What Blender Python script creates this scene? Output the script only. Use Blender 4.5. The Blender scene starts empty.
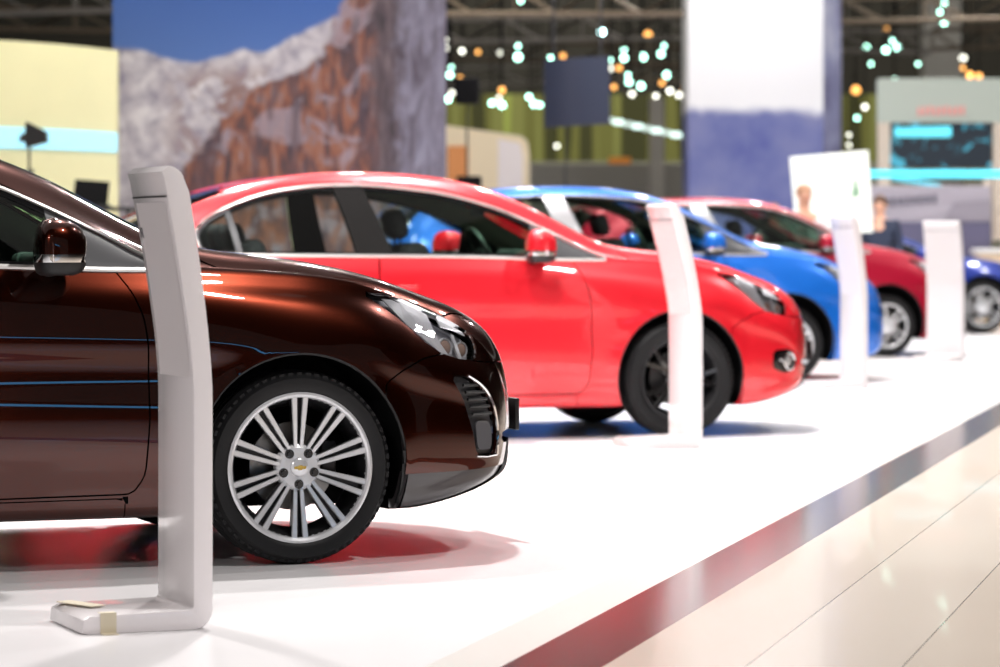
import bpy, bmesh, math, random
import numpy as np
from mathutils import Vector, Matrix

S = bpy.context.scene
COL = S.collection
PI = math.pi
random.seed(7)

# ------------------------------------------------------------------ camera
F_PX, H_CAM, Y0 = 3200.0, 1.07, 245.0
cam_data = bpy.data.cameras.new('camera')
cam = bpy.data.objects.new('camera', cam_data)
COL.objects.link(cam)
cam.location = (0, 0, H_CAM)
cam.rotation_euler = (PI / 2, 0, 0)
cam_data.sensor_width = 36.0
cam_data.lens = 36.0 * F_PX / 1000.0
cam_data.shift_y = -(333.5 - Y0) / 1000.0
cam_data.clip_start = 0.1
cam_data.clip_end = 300
cam_data.dof.use_dof = True
cam_data.dof.focus_distance = 10.3
cam_data.dof.aperture_fstop = 3.3
cam_data.dof.aperture_blades = 9
S.camera = cam

# ------------------------------------------------------------------ world, exposure
S.view_settings.view_transform = 'Standard'
S.view_settings.look = 'None'
S.view_settings.exposure = -0.10
S.view_settings.gamma = 1.0
S.view_settings.use_curve_mapping = False
S.cycles.use_denoising = True
S.cycles.max_bounces = 10
S.cycles.transparent_max_bounces = 16
S.cycles.sample_clamp_indirect = 6.0
w = bpy.data.worlds.new('hall_air')
S.world = w
w.use_nodes = True
w.node_tree.nodes['Background'].inputs[0].default_value = (1.0, 0.93, 0.90, 1)
w.node_tree.nodes['Background'].inputs[1].default_value = 0.10


def area(name, loc, size, energy, color=(1, 1, 1), target=None, shape='DISK', sy=None, spread=PI):
    l = bpy.data.lights.new(name, 'AREA')
    l.shape = shape
    l.size = size
    if sy:
        l.size_y = sy
    l.energy = energy
    l.color = color
    l.spread = spread
    o = bpy.data.objects.new(name, l)
    COL.objects.link(o)
    o.location = loc
    if target is None:
        target = (loc[0], loc[1], 0)
    d = Vector(target) - Vector(loc)
    o.rotation_euler = d.to_track_quat('-Z', 'Y').to_euler()
    return o


ROW = math.radians(14.0)          # direction of the row of cars and of the floor seams
RD = Vector((math.sin(ROW), math.cos(ROW), 0))
RN = Vector((math.cos(ROW), -math.sin(ROW), 0))


def rowpt(q, d, z=0.0):
    p = RN * q + RD * d
    return (p.x, p.y, z)


# overhead show lighting: rows of round lamps over the stage
for (q, z, n, d0, dd, e, sz) in ((-7.2, 6.8, 6, 13.2, 6.0, 290, 0.40),
                                 (-3.8, 6.8, 7, 13.4, 5.2, 300, 0.35),
                                 (0.4, 6.0, 8, 2.6, 6.0, 135, 0.35)):
    for i in range(n):
        area('overhead_lamp', rowpt(q, d0 + dd * i, z), sz, e * (1.0 if d0 + dd * i < 22 else (.8 if d0 + dd * i < 29 else .52)), (1.0, 0.965, 0.94), rowpt(q * 0.75 - 0.6, d0 + dd * i - 0.8, 0), spread=2.2)
area('hall_softbox', (-3, 12, 8.5), 12, 170, (1.0, 0.96, 0.93), (-1, 12, 0), 'RECTANGLE', 16)
area('hall_softbox', (6, 42, 9.0), 20, 620, (1.0, 0.98, 0.92), (5, 44, 0), 'RECTANGLE', 30)
area('stand_fill', (-3.2, 1.5, 5.2), .5, 130, (1.0, .95, .93), (-2.0, 9, .4))  # unseen fill light, added to brighten the nearest stand
area('mural_lamp', (-2.0, 25.5, 6.0), 1.2, 60, (1, 0.97, 0.95), (-2.0, 30, 2.6))
area('backdrop_lamp', (-4.6, 24.5, 5.4), 1.2, 150, (1, 0.98, 0.85), (-4.6, 29, 2.2))
area('back_wall_fill', (3, 66, 11.5), 10, 1900, (1, .98, .85), (4, 78, 4), 'RECTANGLE', 4)  # added fill light that lifts the dim back wall
area('booth_lamp', (6.2, 38.5, 7), 1.2, 90, (1, .98, .95), (6.2, 44, 2.2))
area('booth_lamp', (-.2, 41, 6.5), 1.2, 130, (1, .93, .82), (-.2, 46, 2.2))
area('tower_lamp', (3.6, 31.0, 6.4), 1.4, 430, (1, 1, 1), (3.4, 38, 3.4))

# ------------------------------------------------------------------ materials
MATS = {}


def _new(name):
    m = bpy.data.materials.new(name)
    m.use_nodes = True
    return m, m.node_tree, m.node_tree.nodes['Principled BSDF']


def pbr(name, col, rough=0.5, metal=0.0, coat=0.0, coat_rough=0.03, emit=None, emit_s=0.0, spec=0.5, noise=0.0, nscale=8.0, bump=0.0):
    if name in MATS:
        return MATS[name]
    m, nt, b = _new(name)
    b.inputs['Base Color'].default_value = (*col, 1)
    b.inputs['Roughness'].default_value = rough
    b.inputs['Metallic'].default_value = metal
    b.inputs['Coat Weight'].default_value = coat
    b.inputs['Coat Roughness'].default_value = coat_rough
    b.inputs['Specular IOR Level'].default_value = spec
    if emit:
        b.inputs['Emission Color'].default_value = (*emit, 1)
        b.inputs['Emission Strength'].default_value = emit_s
    if noise or bump:
        tc = nt.nodes.new('ShaderNodeTexCoord')
        n = nt.nodes.new('ShaderNodeTexNoise')
        n.inputs['Scale'].default_value = nscale
        n.inputs['Detail'].default_value = 5
        nt.links.new(tc.outputs['Object'], n.inputs['Vector'])
        if noise:
            r = nt.nodes.new('ShaderNodeValToRGB')
            r.color_ramp.elements[0].position = 0.3
            r.color_ramp.elements[1].position = 0.7
            r.color_ramp.elements[0].color = (*[c * (1 - noise) for c in col], 1)
            r.color_ramp.elements[1].color = (*[min(1, c * (1 + noise)) for c in col], 1)
            nt.links.new(n.outputs['Fac'], r.inputs['Fac'])
            nt.links.new(r.outputs['Color'], b.inputs['Base Color'])
        if bump:
            bp = nt.nodes.new('ShaderNodeBump')
            bp.inputs['Strength'].default_value = bump
            bp.inputs['Distance'].default_value = 0.01
            nt.links.new(n.outputs['Fac'], bp.inputs['Height'])
            nt.links.new(bp.outputs['Normal'], b.inputs['Normal'])
    MATS[name] = m
    return m


def glass(name, tint=(0.80, 0.92, 0.86), refl=0.9, rough=0.0):
    """thin sheet glass: tinted see-through with a fresnel reflection"""
    if name in MATS:
        return MATS[name]
    m = bpy.data.materials.new(name)
    m.use_nodes = True
    nt = m.node_tree
    nt.nodes.clear()
    out = nt.nodes.new('ShaderNodeOutputMaterial')
    mix = nt.nodes.new('ShaderNodeMixShader')
    tr = nt.nodes.new('ShaderNodeBsdfTransparent')
    gl = nt.nodes.new('ShaderNodeBsdfGlossy')
    fr = nt.nodes.new('ShaderNodeFresnel')
    mul = nt.nodes.new('ShaderNodeMath')
    mul.operation = 'MULTIPLY'
    mul.inputs[1].default_value = refl
    fr.inputs['IOR'].default_value = 1.6
    tr.inputs['Color'].default_value = (*tint, 1)
    gl.inputs['Roughness'].default_value = rough
    nt.links.new(fr.outputs[0], mul.inputs[0])
    nt.links.new(mul.outputs[0], mix.inputs['Fac'])
    nt.links.new(tr.outputs[0], mix.inputs[1])
    nt.links.new(gl.outputs[0], mix.inputs[2])
    nt.links.new(mix.outputs[0], out.inputs['Surface'])
    MATS[name] = m
    return m


def paint(name, col, metal=0.35, rough=0.38):
    """car paint: base coat with fine flake under clear coat"""
    if name in MATS:
        return MATS[name]
    m, nt, b = _new(name)
    tc = nt.nodes.new('ShaderNodeTexCoord')
    v = nt.nodes.new('ShaderNodeTexNoise')
    v.inputs['Scale'].default_value = 900
    r = nt.nodes.new('ShaderNodeValToRGB')
    r.color_ramp.elements[0].color = (*[c * 0.9 for c in col], 1)
    r.color_ramp.elements[1].color = (*[min(1, c * 1.12) for c in col], 1)
    nt.links.new(tc.outputs['Object'], v.inputs['Vector'])
    nt.links.new(v.outputs['Fac'], r.inputs['Fac'])
    nt.links.new(r.outputs['Color'], b.inputs['Base Color'])
    b.inputs['Metallic'].default_value = metal
    b.inputs['Roughness'].default_value = rough
    b.inputs['Coat Weight'].default_value = 1.0
    b.inputs['Coat Roughness'].default_value = 0.015
    MATS[name] = m
    return m


BLACK = pbr('black_plastic', (0.012, 0.012, 0.013), 0.5)
MATT = pbr('matt_black', (0.006, 0.006, 0.007), 0.85, spec=0.2)
GBLACK = pbr('gloss_black', (0.010, 0.009, 0.009), 0.08, coat=1.0)
RUBBER = pbr('tyre_rubber', (0.009, 0.009, 0.010), 0.50, spec=0.35, bump=0.1, nscale=60)
CHROME = pbr('chrome', (0.85, 0.85, 0.86), 0.08, 1.0)
SATIN = pbr('satin_trim', (0.62, 0.60, 0.58), 0.28, 1.0)
ALLOY = pbr('machined_alloy', (0.80, 0.81, 0.84), 0.25, 0.45)
ALLOYD = pbr('dark_alloy', (0.02, 0.02, 0.022), 0.35, 0.3)
STEEL = pbr('brake_steel', (0.35, 0.34, 0.33), 0.35, 1.0)
GREYTRIM = pbr('grey_trim', (0.055, 0.055, 0.06), 0.4, 0.2)
PILLAR_SHEEN = pbr('pillar_light_sheen', (0.55, 0.55, 0.57), 0.3, 0.5)  # gloss black pillar with its reflection of white lights put into the colour
GLASS = glass('car_glass', (.84, .93, .88))
GLASSG = glass('green_windscreen_glass', (.50, .86, .64))
LENS = glass('lamp_lens', (0.95, 0.95, 0.96), 1.0)
GOLD = pbr('gold_emblem', (0.80, 0.55, 0.12), 0.25, 0.8)
SEATF = pbr('seat_cloth', (0.05, 0.05, 0.055), 0.8, noise=0.2, nscale=60)
BEIGE = pbr('beige_lining', (0.36, 0.33, 0.28), 0.8)
TAILRED = pbr('tail_lamp_red', (0.35, 0.01, 0.02), 0.1, coat=1.0)
WHITEPL = pbr('white_stand', (0.90, 0.85, 0.86), 0.2, coat=0.5)


# ------------------------------------------------------------------ object helpers
def tag(o, label=None, cat=None, group=None, kind=None):
    if label:
        o['label'] = label
    if cat:
        o['category'] = cat
    if group:
        o['group'] = group
    if kind:
        o['kind'] = kind
    return o


def empty(name, loc=(0, 0, 0), rz=0.0, parent=None):
    o = bpy.data.objects.new(name, None)
    o.empty_display_size = 0.1
    COL.objects.link(o)
    o.location = loc
    o.rotation_euler = (0, 0, rz)
    o.parent = parent
    return o


def obj(name, verts, faces, mat, parent=None, smooth=False, normals=None, mats=None, midx=None, sharp=None):
    me = bpy.data.meshes.new(name)
    me.from_pydata([tuple(v) for v in verts], [], [tuple(f) for f in faces])
    for m in (mats or [mat]):
        me.materials.append(m)
    if midx is not None:
        me.polygons.foreach_set('material_index', midx)
    if smooth or normals is not None:
        me.polygons.foreach_set('use_smooth', [True] * len(me.polygons))
    me.update()
    if sharp is not None:
        me.set_sharp_from_angle(angle=math.radians(sharp))
    if normals is not None:
        me.normals_split_custom_set_from_vertices([tuple(n) for n in normals])
    o = bpy.data.objects.new(name, me)
    COL.objects.link(o)
    o.parent = parent
    return o


class MB:
    """collects simple solids into one mesh"""

    def __init__(s):
        s.bm = bmesh.new()
        s.mi = 0

    def _fin(s, geom, M):
        vs = [g for g in geom if isinstance(g, bmesh.types.BMVert)]
        bmesh.ops.transform(s.bm, matrix=M, verts=vs)
        fs = set()
        for v in vs:
            for f in v.link_faces:
                fs.add(f)
        for f in fs:
            f.material_index = s.mi
        return vs

    def box(s, c, d, rot=None, bev=0.0, seg=2):
        r = bmesh.ops.create_cube(s.bm, size=1.0)
        M = Matrix.Translation(c) @ (rot.to_4x4() if rot else Matrix.Identity(4)) @ Matrix.Diagonal((*d, 1))
        vs = s._fin(r['verts'], M)
        if bev > 0:
            es = set()
            for v in vs:
                for e in v.link_edges:
                    es.add(e)
            bmesh.ops.bevel(s.bm, geom=list(es), offset=bev, segments=seg, profile=0.5, affect='EDGES', material=-1)
        return s

    def cyl(s, a, b, r, r2=None, n=16):
        a, b = Vector(a), Vector(b)
        d = b - a
        g = bmesh.ops.create_cone(s.bm, cap_ends=True, segments=n, radius1=r, radius2=r if r2 is None else r2, depth=d.length)
        M = Matrix.Translation((a + b) / 2) @ d.to_track_quat('Z', 'Y').to_matrix().to_4x4()
        s._fin(g['verts'], M)
        return s

    def ball(s, c, r, sc=(1, 1, 1), n=12, rot=None):
        g = bmesh.ops.create_uvsphere(s.bm, u_segments=n * 2, v_segments=n, radius=r)
        s._fin(g['verts'], Matrix.Translation(c) @ (rot.to_4x4() if rot else Matrix.Identity(4)) @ Matrix.Diagonal((*sc, 1)))
        return s

    def lathe(s, prof, n=48, axis='Y', closed=False, c=(0, 0, 0)):
        """prof: list of (axial, radius) revolved about an axis"""
        rings = []
        for k in range(n):
            a = 2 * PI * k / n
            ring = []
            for (t, r) in prof:
                if axis == 'Y':
                    p = (c[0] + r * math.cos(a), c[1] + t, c[2] + r * math.sin(a))
                else:
                    p = (c[0] + r * math.cos(a), c[1] + r * math.sin(a), c[2] + t)
                ring.append(s.bm.verts.new(p))
            rings.append(ring)
        m = len(prof)
        for k in range(n):
            A, B = rings[k], rings[(k + 1) % n]
            for i in range(m if closed else m - 1):
                j = (i + 1) % m
                f = s.bm.faces.new((A[i], A[j], B[j], B[i]))
                f.material_index = s.mi
        return s

    def prism(s, poly, d0, d1, axis='Y', xf=None):
        """extrude a 2-D polygon; axis Y: poly in (x,z)"""
        vs0, vs1 = [], []
        for (a, b) in poly:
            if axis == 'Y':
                p, q = Vector((a, d0, b)), Vector((a, d1, b))
            elif axis == 'X':
                p, q = Vector((d0, a, b)), Vector((d1, a, b))
            else:
                p, q = Vector((a, b, d0)), Vector((a, b, d1))
            if xf is not None:
                p, q = xf @ p, xf @ q
            vs0.append(s.bm.verts.new(p))
            vs1.append(s.bm.verts.new(q))
        n = len(poly)
        fs = [s.bm.faces.new(vs0), s.bm.faces.new(vs1[::-1])]
        for i in range(n):
            j = (i + 1) % n
            fs.append(s.bm.faces.new((vs0[i], vs1[i], vs1[j], vs0[j])))
        for f in fs:
            f.material_index = s.mi
        return s

    def tube(s, pts, r, n=8, flat=None):
        """round (or flattened) bar along a polyline"""
        pts = [Vector(p) for p in pts]
        rings = []
        for i, p in enumerate(pts):
            t = (pts[min(i + 1, len(pts) - 1)] - pts[max(i - 1, 0)]).normalized()
            u = t.cross(Vector((0, 0, 1)))
            if u.length < 0.05:
                u = t.cross(Vector((0, 1, 0)))
            u.normalize()
            v = t.cross(u).normalized()
            rr = r[i] if isinstance(r, (list, tuple)) else r
            ring = []
            for k in range(n):
                a = 2 * PI * k / n
                ring.append(s.bm.verts.new(p + u * rr * math.cos(a) * (flat or 1.0) + v * rr * math.sin(a)))
            rings.append(ring)
        for A, B in zip(rings, rings[1:]):
            for k in range(n):
                f = s.bm.faces.new((A[k], A[(k + 1) % n], B[(k + 1) % n], B[k]))
                f.material_index = s.mi
        for R_ in (rings[0][::-1], rings[-1]):
            f = s.bm.faces.new(R_)
            f.material_index = s.mi
        return s

    def build(s, name, mat, parent=None, smooth=True, sharp=35, loc=None):
        bmesh.ops.recalc_face_normals(s.bm, faces=s.bm.faces)
        me = bpy.data.meshes.new(name)
        s.bm.to_mesh(me)
        s.bm.free()
        for m in (mat if isinstance(mat, (list, tuple)) else [mat]):
            me.materials.append(m)
        if smooth:
            me.polygons.foreach_set('use_smooth', [True] * len(me.polygons))
            me.set_sharp_from_angle(angle=math.radians(sharp))
        o = bpy.data.objects.new(name, me)
        COL.objects.link(o)
        o.parent = parent
        if loc:
            o.location = loc
        return o


def copy_tree(o, parent=None):
    c = o.copy()
    COL.objects.link(c)
    c.parent = parent
    for ch in list(o.children):
        copy_tree(ch, c)
    return c


def text_mesh(name, body, size, extrude, mat, parent=None):
    c = bpy.data.curves.new(name, 'FONT')
    c.body = body
    c.size = size
    c.extrude = extrude
    t = bpy.data.objects.new(name + '_curve', c)
    COL.objects.link(t)
    dg = bpy.context.evaluated_depsgraph_get()
    me = bpy.data.meshes.new_from_object(t.evaluated_get(dg))
    bpy.data.objects.remove(t)
    bpy.data.curves.remove(c)
    me.name = name
    me.materials.clear()
    me.materials.append(mat)
    o = bpy.data.objects.new(name, me)
    COL.objects.link(o)
    o.parent = parent
    return o


def at(px, py, Y):
    return Vector(((px - 500) * Y / F_PX, Y, H_CAM - (py - Y0) * Y / F_PX))


def ground(px, py):
    k = (py - Y0) / H_CAM
    return ((px - 500) / k, F_PX / k)


# ------------------------------------------------------------------ car bodywork
def hermite(t, V, ts):
    """C1 interpolation through V at knots t, sampled at ts"""
    t = np.asarray(t, float)
    V = np.asarray(V, float)
    n = len(t)
    d = (V[1:] - V[:-1]) / (t[1:] - t[:-1]).reshape((-1,) + (1,) * (V.ndim - 1))
    m = np.empty_like(V)
    m[0], m[-1] = d[0], d[-1]
    for i in range(1, n - 1):
        h0, h1 = t[i] - t[i - 1], t[i + 1] - t[i]
        m[i] = (d[i - 1] * h1 + d[i] * h0) / (h0 + h1)
    ts = np.clip(np.asarray(ts, float), t[0], t[-1])
    k = np.clip(np.searchsorted(t, ts, side='right') - 1, 0, n - 2)
    h = t[k + 1] - t[k]
    u = (ts - t[k]) / h
    sh = (-1,) + (1,) * (V.ndim - 1)
    u_, h_ = u.reshape(sh), h.reshape(sh)
    return ((2 * u_ ** 3 - 3 * u_ ** 2 + 1) * V[k] + (u_ ** 3 - 2 * u_ ** 2 + u_) * h_ * m[k]
            + (-2 * u_ ** 3 + 3 * u_ ** 2) * V[k + 1] + (u_ ** 3 - u_ ** 2) * h_ * m[k + 1])


def table(rows):
    a = np.array(sorted(rows))
    return lambda x: hermite(a[:, 0], a[:, 1:], [x])[0]


def body_grid(sp, step):
    zc, rail, belt, hw = table(sp['zc']), table(sp['rail']), table(sp['belt']), table(sp['hw'])
    zb0 = sp['zb']

    def section(x):
        c = zc(x)[0]
        yr, zr = rail(x)
        yb, zbelt = belt(x)
        y = hw(x)[0]
        k = (zbelt - zb0) / (1.0 - zb0)
        Z = lambda z: zb0 + (z - zb0) * k
        return np.array([
            (0, zb0), (.5, zb0), (y - .115, zb0), (y - .035, zb0 + .012), (y - .022, Z(.27)), (y - .004, Z(.38)), (y + .002, Z(.52)),
            (y - .010, Z(.66)), (y - .003, Z(.775)), (y - .010, Z(.82)), ((y + yb) / 2 + .002, Z(.91)), (yb + .004, zbelt - .022), (yb - .014, zbelt + .014),
            (yb * .52 + yr * .48 + .012, zbelt * .5 + zr * .5), (yr + .012, zr - .028), (yr - .03, zr + .012 * min(1, max(0, (c - zr) * 30))),
            (yr * .55, c - (c - zr) * .22), (0, c)])

    rows = []
    xs = sp['xs']
    x0, x1 = xs[0], xs[-1]
    t0 = section(x0)
    c0 = zc(x0)[0]
    sw_n, sw_t = sp.get('sweep', (.30, .16))
    for (x, zt, zb, wf) in reversed(sp['tail']):
        s = t0.copy()
        s[:, 0] *= wf
        s[:, 1] = zb + (s[:, 1] - zb0) * (zt - zb) / (c0 - zb0)
        rows.append((x, s))
    for x in xs:
        rows.append((x, section(x)))
    t1 = section(x1)
    c1 = zc(x1)[0]
    for (x, zt, zb, wf) in sp['nose']:
        s = t1.copy()
        s[:, 0] *= wf
        s[:, 1] = zb + (s[:, 1] - zb0) * (zt - zb) / (c1 - zb0)
        rows.append((x, s))
    C = np.zeros((len(rows), len(rows[0][1]), 3))
    xn, xt = sp['nose'][-1][0], sp['tail'][-1][0]
    for i, (x, s) in enumerate(rows):
        C[i, :, 1] = s[:, 0]
        C[i, :, 2] = s[:, 1]
        a = min(1, max(0, (x - (xn - .86)) / .80))
        b = min(1, max(0, ((xt + .7) - x) / .65))
        a, b = a * a * (3 - 2 * a), b * b * (3 - 2 * b)
        C[i, :, 0] = x + (-sw_n * a + sw_t * b) * (s[:, 0] / .85) ** 2.5
    # longitudinal then sectional interpolation
    tu = np.concatenate([[0], np.cumsum(np.maximum(1e-3, np.linalg.norm(np.diff(C, axis=0), axis=2).mean(axis=1)))])
    nu = max(int(tu[-1] / step), 20)
    G = hermite(tu, C, np.linspace(0, tu[-1], nu))
    tv = np.concatenate([[0], np.cumsum(np.maximum(1e-3, np.linalg.norm(np.diff(C, axis=1), axis=2).mean(axis=0)))])
    vk = []
    for i in range(len(tv) - 1):
        n = max(1, int(round((tv[i + 1] - tv[i]) / (step if i > 1 else 0.2))))
        vk += list(np.linspace(tv[i], tv[i + 1], n, endpoint=False))
    vk.append(tv[-1])
    G = np.swapaxes(hermite(tv, np.swapaxes(G, 0, 1), vk), 0, 1)
    G[:, 0, 1] = 0
    G[:, -1, 1] = 0
    nv = G.shape[1]
    # soften curvature changes lengthwise
    for _ in range(sp.get('smooth', 4)):
        G[2:-2] = G[2:-2] * .5 + (G[1:-3] + G[3:-1]) * .25
    # flared lips round the wheel openings
    for (cx, cz, r) in sp['arches']:
        d = np.sqrt((G[:, :, 0] - cx) ** 2 + (G[:, :, 2] - cz) ** 2)
        m = np.exp(-np.clip(d - r, 0, None) / .055) * (G[:, :, 1] > .6)
        G[:, :, 1] += .014 * m
    n = np.cross(np.gradient(G, axis=0), np.gradient(G, axis=1))
    n /= np.maximum(1e-9, np.linalg.norm(n, axis=2))[:, :, None]
    # outward check at mid side
    if n[nu // 2, nv // 3, 1] < 0:
        n = -n
    under = [j < nv - 1 and vk[j] < tv[2] + 1e-6 for j in range(nv)]
    return G, n, under


class Shell:
    def __init__(s, G, N, under):
        nu, nv = G.shape[:2]
        s.V = [tuple(a) + tuple(b) for a, b in zip(G.reshape(-1, 3), N.reshape(-1, 3))]
        s.F, s.T = [], []
        for i in range(nu - 1):
            for j in range(nv - 1):
                s.F.append([i * nv + j, (i + 1) * nv + j, (i + 1) * nv + j + 1, i * nv + j + 1])
                s.T.append('under' if under[j] else 'body')
        # orientation
        f = s.F[len(s.F) // 2]
        p = [Vector(s.V[k][:3]) for k in f]
        nn = (p[1] - p[0]).cross(p[3] - p[0])
        if nn.dot(Vector(s.V[f[0]][3:])) < 0:
            s.F = [g[::-1] for g in s.F]
        from mathutils.bvhtree import BVHTree
        s.bvh = BVHTree.FromPolygons([v[:3] for v in s.V], s.F)

    def side(s, x, z, out=0.0):
        """point on the flank at (x, z)"""
        h = s.bvh.ray_cast(Vector((x, 2, z)), Vector((0, -1, 0)))
        if h[0] is None:
            return Vector((x, .8, z))
        return h[0] + h[1] * out * (1 if h[1].y > 0 else -1)

    def front(s, y, z, out=0.0, back=False):
        d = -1 if not back else 1
        h = s.bvh.ray_cast(Vector((3 if not back else -8, y, z)), Vector((d, 0, 0)))
        return (h[0] if h[0] is not None else Vector((.8, y, z))) + Vector((-d * out, 0, 0))

    def cut(s, fn, allow):
        P = np.array([v[:3] for v in s.V])
        val = fn(P)
        val[np.abs(val) < 1e-5] = 0
        val = list(val)
        edge = {}

        def mid(a, b):
            k = (a, b) if a < b else (b, a)
            if k not in edge:
                t = val[a] / (val[a] - val[b])
                A, B = s.V[a], s.V[b]
                s.V.append(tuple(A[i] + (B[i] - A[i]) * t for i in range(6)))
                val.append(0.0)
                edge[k] = len(s.V) - 1
            return edge[k]

        NF, NT = [], []
        for f, t in zip(s.F, s.T):
            if t not in allow:
                NF.append(f)
                NT.append(t)
                continue
            vs = [val[k] for k in f]
            if min(vs) >= 0 or max(vs) <= 0:
                NF.append(f)
                NT.append(t)
                continue
            sg = [v for v in vs if v != 0]
            ch = sum(1 for i in range(len(sg)) if sg[i] * sg[i - 1] < 0)
            todo = [f] if ch <= 2 else [[f[0], f[i], f[i + 1]] for i in range(1, len(f) - 1)]
            for g in todo:
                neg, pos = [], []
                for i in range(len(g)):
                    a, b = g[i], g[(i + 1) % len(g)]
                    if val[a] <= 0:
                        neg.append(a)
                    if val[a] >= 0:
                        pos.append(a)
                    if val[a] * val[b] < 0:
                        m = mid(a, b)
                        neg.append(m)
                        pos.append(m)
                for h in (neg, pos):
                    if len(h) >= 3:
                        NF.append(h)
                        NT.append(t)
        s.F, s.T = NF, NT

    def region(s, tagname, fn, gap=0.0, allow=('body',), gaptag='gap'):
        if gap > 0:
            s.cut(lambda P: fn(P) + gap, allow)
            s.cut(lambda P: fn(P) - gap, allow)
        else:
            s.cut(fn, allow)
        P = np.array([v[:3] for v in s.V])
        idx = [i for i, t in enumerate(s.T) if t in allow]
        cen = np.array([P[s.F[i]].mean(axis=0) for i in idx])
        v = fn(cen)
        for i, q in zip(idx, v):
            if q < -gap:
                s.T[i] = tagname
            elif q < gap:
                s.T[i] = gaptag

    def panel(s, name, tags, mat, parent, side=0, rim=0.012, offset=0.0, flip=False, inset=None):
        """side: +1/-1 for one flank, 0 for both halves joined"""
        tags = (tags,) if isinstance(tags, str) else tags
        Fs = [f for f, t in zip(s.F, s.T) if t in tags]
        if not Fs:
            return None
        V, N, F = [], [], []
        for sd in ((side,) if side else (1, -1)):
            mp = {}
            ec = {}
            base = len(V)
            for f in Fs:
                g = []
                for k in f:
                    if k not in mp:
                        v = s.V[k]
                        mp[k] = len(V)
                        nx, ny, nz = v[3:]
                        V.append((v[0] - nx * offset, (v[1] - ny * offset) * sd, v[2] - nz * offset))
                        N.append((nx, ny * sd, nz))
                    g.append(mp[k])
                g = [a for i, a in enumerate(g) if a != g[i - 1]]
                for i in range(len(f)):
                    a, b = f[i], f[(i + 1) % len(f)]
                    ec.setdefault((min(a, b), max(a, b)), []).append((a, b))
                if len(g) >= 3:
                    F.append(g if sd > 0 else g[::-1])
            if rim > 0:
                for k, u in ec.items():
                    if len(u) != 1:
                        continue
                    a, b = u[0]
                    A, B = s.V[a], s.V[b]
                    if abs(A[1]) < 1e-4 and abs(B[1]) < 1e-4:
                        continue
                    pa, pb = Vector(A[:3]) - Vector(A[3:]) * offset, Vector(B[:3]) - Vector(B[3:]) * offset
                    na, nb = Vector(A[3:]), Vector(B[3:])
                    e = pb - pa
                    if e.length < 1e-6:
                        continue
                    on = e.cross(na).normalized()
                    q = [pa, pb, pb - nb * rim, pa - na * rim]
                    i0 = len(V)
                    for p in q:
                        V.append((p.x, p.y * sd, p.z))
                        N.append((on.x, on.y * sd, on.z))
                    fc = [i0, i0 + 3, i0 + 2, i0 + 1]
                    F.append(fc if sd > 0 else fc[::-1])
        if flip:
            F = [f[::-1] for f in F]
            N = [(-a, -b, -c) for a, b, c in N]
        return obj(name, V, F, mat, parent, normals=N)


def rnd(poly, r, n=5):
    """round the corners of a polygon"""
    out = []
    P = [Vector(p) for p in poly]
    m = len(P)
    for i in range(m):
        a, b, c = P[i - 1], P[i], P[(i + 1) % m]
        u, v = (a - b), (c - b)
        k = min(r, u.length * .45, v.length * .45)
        p, q = b + u.normalized() * k, b + v.normalized() * k
        for j in range(n + 1):
            t = j / n
            out.append(p * (1 - t) ** 2 + b * 2 * t * (1 - t) + q * t * t)
    return [(p.x, p.y) for p in out]


def spline(pts, n=6):
    a = np.array(pts, float)
    t = np.concatenate([[0], np.cumsum(np.linalg.norm(np.diff(a, axis=0), axis=1))])
    return [tuple(p) for p in hermite(t, a, np.linspace(0, t[-1], n * (len(pts) - 1) + 1))]


def sdf(poly, ax=(0, 2)):
    A = np.array(poly, float)
    B = np.roll(A, -1, axis=0)
    lo, hi = A.min(0) - .15, A.max(0) + .15

    def fn(P):
        Q = P[:, list(ax)]
        out = np.full(len(Q), .15)
        sel = np.where(((Q > lo) & (Q < hi)).all(axis=1))[0]
        if len(sel) == 0:
            return out
        q = Q[sel]
        d = np.full(len(q), 1e9)
        ins = np.zeros(len(q), bool)
        for a, b in zip(A, B):
            e = b - a
            L = e.dot(e)
            if L < 1e-14:
                continue
            t = np.clip(((q - a) @ e) / L, 0, 1)
            d = np.minimum(d, np.linalg.norm(q - a - t[:, None] * e, axis=1))
            c = ((a[1] > q[:, 1]) != (b[1] > q[:, 1]))
            if a[1] != b[1]:
                xi = a[0] + (q[:, 1] - a[1]) * (b[0] - a[0]) / (b[1] - a[1])
                ins ^= c & (q[:, 0] < xi)
        out[sel] = np.where(ins, -d, d)
        return out
    return fn


def disc(cx, cz, r):
    return lambda P: np.where(P[:, 1] > .5, np.sqrt((P[:, 0] - cx) ** 2 + (P[:, 2] - cz) ** 2) - r, .2)


def both(f, g):
    return lambda P: np.maximum(f(P), g(P))


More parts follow.
